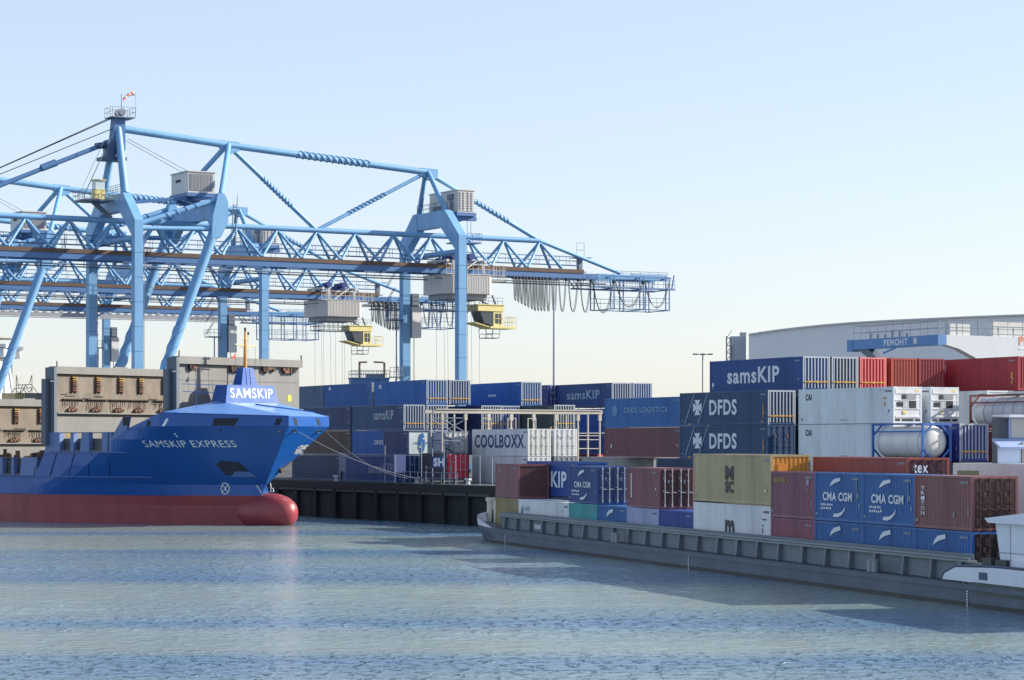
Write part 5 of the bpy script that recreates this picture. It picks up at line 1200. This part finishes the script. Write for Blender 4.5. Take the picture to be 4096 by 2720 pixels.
# ------------------------------------------------------------------ things behind the stacks
def carrier():
    Z = 300; p = Vector((gx(1404, Z), Z, QZ)); t = thing('straddle_carrier', 'blue straddle carrier with two rusty exhaust pipes behind the top blue containers', 'straddle carrier', p, R(8))
    g = MB(); g.box((0, 0, 10.2), (4.6, 3.6, 11.6)); g.box((-.1, -.1, 11.602), (4.7, 3.7, 11.75)); bd = g.build('engine_deck', CRANE_D, t)
    g = MB(); g.box((0.05, -.04, 10.8), (3.2, -.003, 10.86)); g.box((3.2, -.04, 10.3), (3.3, -.003, 11.5)); g.build('panel_seam', DARK, bd)
    for x in (0, 4.0):
        for y in (0, 3.0): g = MB(); g.box((x, y, .8), (x + .6, y + .6, 10.19)); g.tube((x + .05, y + .3, .5), (x + .55, y + .3, .5), .5, n=14); g.build('leg', CRANE_D, t)
    g = MB(); g.rail((0, 0, 11.76), (4.6, 0, 11.76), .85, .5, .03); g.rail((0, 3.6, 11.76), (4.6, 3.6, 11.76), .85, .5, .03); g.box((2, 1.4, 11.76), (4.2, 2.6, 12.2)); g.build('railing', PIPE, t)
    for x, d in ((1.1, .9), (4.1, -1.3)): g = MB(); g.tube((x, 1, 11.7), (x, 1, 13.6), .14, n=8); g.beam((x - .1, 1, 13.6), (x + d, 1, 13.65), .25, .2); g.build('exhaust', mat('exhaust_rust', (150, 116, 88), .6, dirt=.4, rust=.3), t)
    g = MB(); g.ladder((5.2, .5, 8), (5.9, .5, 13.2), .5, .5, .04); g.rail((4.7, 0, 11.9), (6.2, 0, 11.9), 1.1, .5); g.box((4.71, 0, 11.78), (6.2, 1.6, 11.88)); g.build('stair', PIPE, t)
carrier()
g = MB(); g.box((0, 0, 10.0), (26, .2, 10.1)); g.box((0, .02, 10.5), (26, .2, 10.66)); g.tube((0, 0, 10.95), (26, 0, 10.95), .05, n=5)
for k in range(14): g.box((k * 2, .05, 0), (k * 2 + .12, .17, 11.0))
fo = g.build('pipe_fence', mat('fence_grey', (176, 172, 164), .6, dirt=.4)); fo.location = (gx(1216, 315), 315, QZ + .003); tag(fo, 'long pale pipe rack above the left blue containers', 'pipe rack')
g = MB(); g.box((0, 0, 10.0), (9, .2, 10.1)); g.tube((0, 0, 10.5), (9, 0, 10.5), .05, n=5); g.tube((0, 0, 10.9), (9, 0, 10.9), .05, n=5)
for k in range(4): g.box((k * 2.9, .05, 0), (k * 2.9 + .12, .17, 11.0))
fo = g.build('pipe_fence', mat('fence_grey', (176, 172, 164), .6)); fo.location = (gx(2130, 320), 320, QZ + .003); tag(fo, 'short pale pipe rack beside the foot of the thin light mast', 'pipe rack')
def mast(px, Z, pt, label, arms):
    h = zat(pt, Z) - QZ; t = thing('light_mast', label, 'light mast', (gx(px, Z), Z, QZ), 0, 'tall light masts in the yard')
    g = MB(); g.tube((0, 0, 0), (0, 0, h), .2 if not arms else .14, .1 if not arms else .09, n=12); g.build('pole', mat('mast_grey', (168, 170, 174), .5, dirt=.2), t)
    g = MB(); g.tube((-1.15, 0, h), (1.15, 0, h), .05, n=6); g.build('arm', PIPE, t)
    for x in (-1, 0, 1): g = MB(); g.box((x - .32, -.2, h - .12 + .08), (x + .32, .2, h + .12)); g.build('lamp_head', DARK if arms else PIPE, t)
mast(2216, 305, 1120, 'thin tapering light mast behind the festoon cables of the nearest crane', 0)
mast(2811, 330, 1418, 'light mast with three lamp heads left of the big grey hall', 1)
# lattice power pylon far left
def pylon():
    Z = 700; s = Z / F; t = thing('power_pylon', 'thin lattice power pylon far off behind the ship', 'pylon', (gx(88, Z), Z, QZ), 0)
    g = MB(); z = lambda y: zat(y, Z) - QZ; x = lambda q: (q - 88) * s
    r = .11
    for a, b in (((65, 1500), (65, 1587)), ((128, 1500), (128, 1587)), ((65, 1500), (76, 1550)), ((128, 1500), (117, 1535)), ((65, 1540), (130, 1538)), ((55, 1554), (130, 1551)), ((58, 1557), (44, 1575)), ((130, 1545), (155, 1576)),
                 ((63, 1557), (75, 1575)), ((75, 1575), (86, 1556)), ((92, 1556), (108, 1573)), ((100, 1554), (84, 1570)), ((108, 1556), (117, 1570)), ((117, 1570), (128, 1553)), ((92, 1554), (103, 1540)), ((103, 1540), (112, 1552)), ((86, 1554), (90, 1540)), ((82, 1566), (84, 1590)), ((110, 1574), (107, 1590))):
        g.tube((x(a[0]), 0, z(a[1])), (x(b[0]), 0, z(b[1])), r, n=5)
    for q in (65, 128): 
        for yy in (0, 4): g.tube((x(q), yy, 0), (x(q), yy, z(1587)), .12, n=5)
        g.tube((x(q), 0, z(1587)), (x(q), 4, z(1587)), .1, n=5)
    for a, b in ((0, 6), (6, 12), (12, z(1580))): g.tube((x(65), 0, a), (x(128), 0, b), .1, n=5); g.tube((x(128), 0, a), (x(65), 0, b), .1, n=5)
    g.build('lattice', mat('pylon_steel', (104, 104, 108), .5), t)
pylon()
# superstructure of a white ship at the quay far left
def ferry():
    Z = 420; s = Z / F; X = gx(52, Z); t = thing('white_ship', 'white ship superstructure cut by the left edge behind the crane leg', 'ship', (X, Z, 0), R(180))
    WS = mat('ship_white', (240, 238, 234), .4, dirt=.05)
    g = MB(); g.box((0, -8, -1), (60, 8, 9)); g.box((1.5, -7, 9.002), (58, 7, zat(1430, Z))); g.build('hull', mat('ship_pale', (214, 216, 218), .5, dirt=.1), t)
    g = MB(); g.box((.1, -7, zat(1430, Z) + .002), (30, 7, zat(1398, Z))); g.box((-.3, -7.3, zat(1396, Z)), (30, 7.3, zat(1382, Z))); g.build('bridge_deck', WS, t)
    g = MB(); g.prism([(.2, -7.3, zat(1353, Z)), (6, -7.3, zat(1345, Z)), (30, -7.3, zat(1342, Z)), (30, -7.3, zat(1350, Z))], (0, 14.6, 0)); g.build('canopy', WS, t)
    for x in (.9, 8, 16):
        for y in (-7, 6.8): g = MB(); g.box((x, y, zat(1382, Z)), (x + .25, y + .25, zat(1350, Z))); g.build('post', WS, t)
ferry()
for i, (px, w, rgb, lab) in enumerate(((6, 8, (196, 170, 128), 'tan container top just above the lowest grey bulkhead'), (62, 6, (108, 124, 66), 'olive green container top beside the tan one far left'), (104, 11, (78, 74, 116), 'violet container top with ribs far left'))):
    p = Vector((gx(px, 300), 300, QZ + 7.9)); b = container((p.x, p.y, p.z - .6), R(180), w * 1.0, 2.59, rgb, lab, 'plain', group='container tops beyond the ship')
    b.location.x += w
    for k in (1, 2, 3):
        pass
# big grey hall
def hall():
    Z = 430; s = Z / F; t = thing('storage_hall', 'huge pale grey hall with gently curved roof behind the right stacks', 'hall', (0, Z, QZ), 0)
    HG = mat('hall_cladding', (228, 231, 234), .6, dirt=.15, scale=.08, stretch=2)
    prof = [(2995, 1340), (3100, 1324), (3200, 1312), (3300, 1302), (3400, 1294), (3550, 1285), (3700, 1278), (3900, 1269), (4096, 1262), (4500, 1254), (5200, 1254)]
    pts = [((px - CX) * s, 0, zat(y, Z) - QZ) for px, y in prof]
    g = MB(); g.prism([(pts[0][0], 0, 0)] + pts + [(pts[-1][0], 0, 0)], (20, 160, 0)); b = g.build('wall', HG, t)
    g = MB()
    for p, q in zip(pts, pts[1:]): g.beam((p[0], -.15, p[2] + .1), (q[0], -.15, q[2] + .1), .5, .25)
    g.build('roof_edge', mat('hall_trim', (206, 210, 214), .6), b)
    g = MB(); x0, x1 = (2934 - CX) * s, (2993 - CX) * s; g.box((x0, 4, 0), (x1, 8, zat(1341, Z) - QZ)); g.box((x0 + 1.6, 4.2, zat(1341, Z) - QZ + .002), (x0 + 2.6, 6, zat(1325, Z) - QZ)); tw = g.build('annex', mat('annex_grey', (180, 186, 192), .6, dirt=.3), t)
    g = MB(); xs = (2913 - CX) * s
    for x in (xs, x0 - .05): g.tube((x, 3.5, 0), (x, 3.5, zat(1341, Z) - QZ), .12, n=5)
    z = 0
    while z < zat(1341, Z) - QZ: g.box((xs, 3.4, z), (x0, 5, z + .08)); g.tube((xs, 3.5, z), (x0, 3.5, z + 1.3), .05, n=4); z += 1.3
    g.build('stair_tower', PIPE, tw)
    g = MB(); g.tube(((3045 - CX) * s, 2, zat(1334, Z) - QZ), ((3045 - CX) * s, 2, zat(1322, Z) - QZ), .06, n=4); g.tube(((3003 - CX) * s, 2, zat(1340, Z) - QZ), ((3003 - CX) * s, 2, zat(1330, Z) - QZ), .06, n=4); g.build('aerial', PIPE, b)
hall()
# stacking crane marked PEMOHT
def stacker():
    Z1_ = 214; p = Vector((gx(3752, Z1_), Z1_, QZ)); t = thing('stacking_crane', 'blue and grey gantry stacking crane marked PEMOHT behind the red containers', 'gantry crane', p, RZY)
    PB = mat('stacker_blue', (88, 138, 190), .45, dirt=.2); PG = mat('stacker_grey', (206, 212, 216), .45, dirt=.15)
    zt, zb = zat(1338, Z1_) - QZ, zat(1379, Z1_) - QZ
    L = 12.8
    g = MB(); g.box((0, -.9, zb), (L, 0, zt)); g.box((L, -.95, zb - .15), (L + .9, .05, zt + .02)); bm = g.build('main_beam', PB, t)
    g = MB(); g.prism([(L - .6, -.8, zb - .002), (L - 2.2, -.8, zb - .002), (L - 6.4, -.8, zb - 2.6), (L - 5.8, -.8, zb - 2.6)], (0, .7, 0)); g.box((L - 6.5, -.8, 0), (L - 5.7, -.1, zb - 2.6)); g.build('leg', mat('stacker_slate', (96, 108, 120), .5, dirt=.3), t)  # leg and haunch in dark slate grey
    write('PEMOHT', bm, (8.0, .014, zb + .16), (-1, 0, 0), (0, 0, 1), 3.6, .58, LETTER, .03)
    g = MB(); g.box((3.0, .001, zb + .2), (3.5, .06, zt - .15)); g.build('vent', PG, bm)
    g = MB(); g.prism([(.0, -.902, zb), (0, -.902, zt), (0, -14, zt - .1), (0, -14, zb - 1.6), (0, -5, zb - 1.5), (0, -2.2, zb - .3)], (.9, 0, 0)); cb = g.build('cross_beam', PG, t)
    write('PPO', cb, (-.02, -8.6, zb + .1), (0, -1, 0), (0, 0, 1), 2.0, .8, mat('letter_orange', (226, 130, 92), .5), .02)
    g = MB(); g.box((-.03, -12.2, zb - .25), (-.004, -8.6, zb - .15)); g.build('stripe', LETTER, cb)
    for y in (-14.0,): g = MB(); g.box((.05, y, .0), (.85, y + .8, zb - .01 if y > -2 else zb - 1.62)); g.build('leg', PB, t)
    g = MB(); g.rail((.1, -.05, zt), (L, -.05, zt), 1.2, 2.4, .018); g.rail((.1, -.85, zt), (L, -.85, zt), 1.2, 2.4, .018); g.rail((.05, -1, zt), (.05, -13.9, zt - .1), 1.3, 1.6, .025)
    for k in range(6): x = 5 + k * 1.1; g.box((x, -.6, zt), (x + .2, -.4, zt + random.uniform(.3, .8)))
    g.build('railing', PIPE, t)
    g = MB(); g.box((.2, -3.5, zt - .05), (.85, -1.4, zt + 1.0)); g.box((.3, -14, zt - .05), (.95, -6, zt + 1.25)); g.build('machinery', mat('machine_cream', (206, 208, 204), .5, dirt=.3), t)
    g = MB(); g.beam((8.0, .05, zb - .45), (6.2, .05, zb - .05), .1, .15); g.build('cable_arm', PB, t)
stacker()
yard(3900, 165, 0, 6.06, (40, 48, 58), 'dark ground-tier box between the tex container and the white vessel', 'dark', H=2.3)
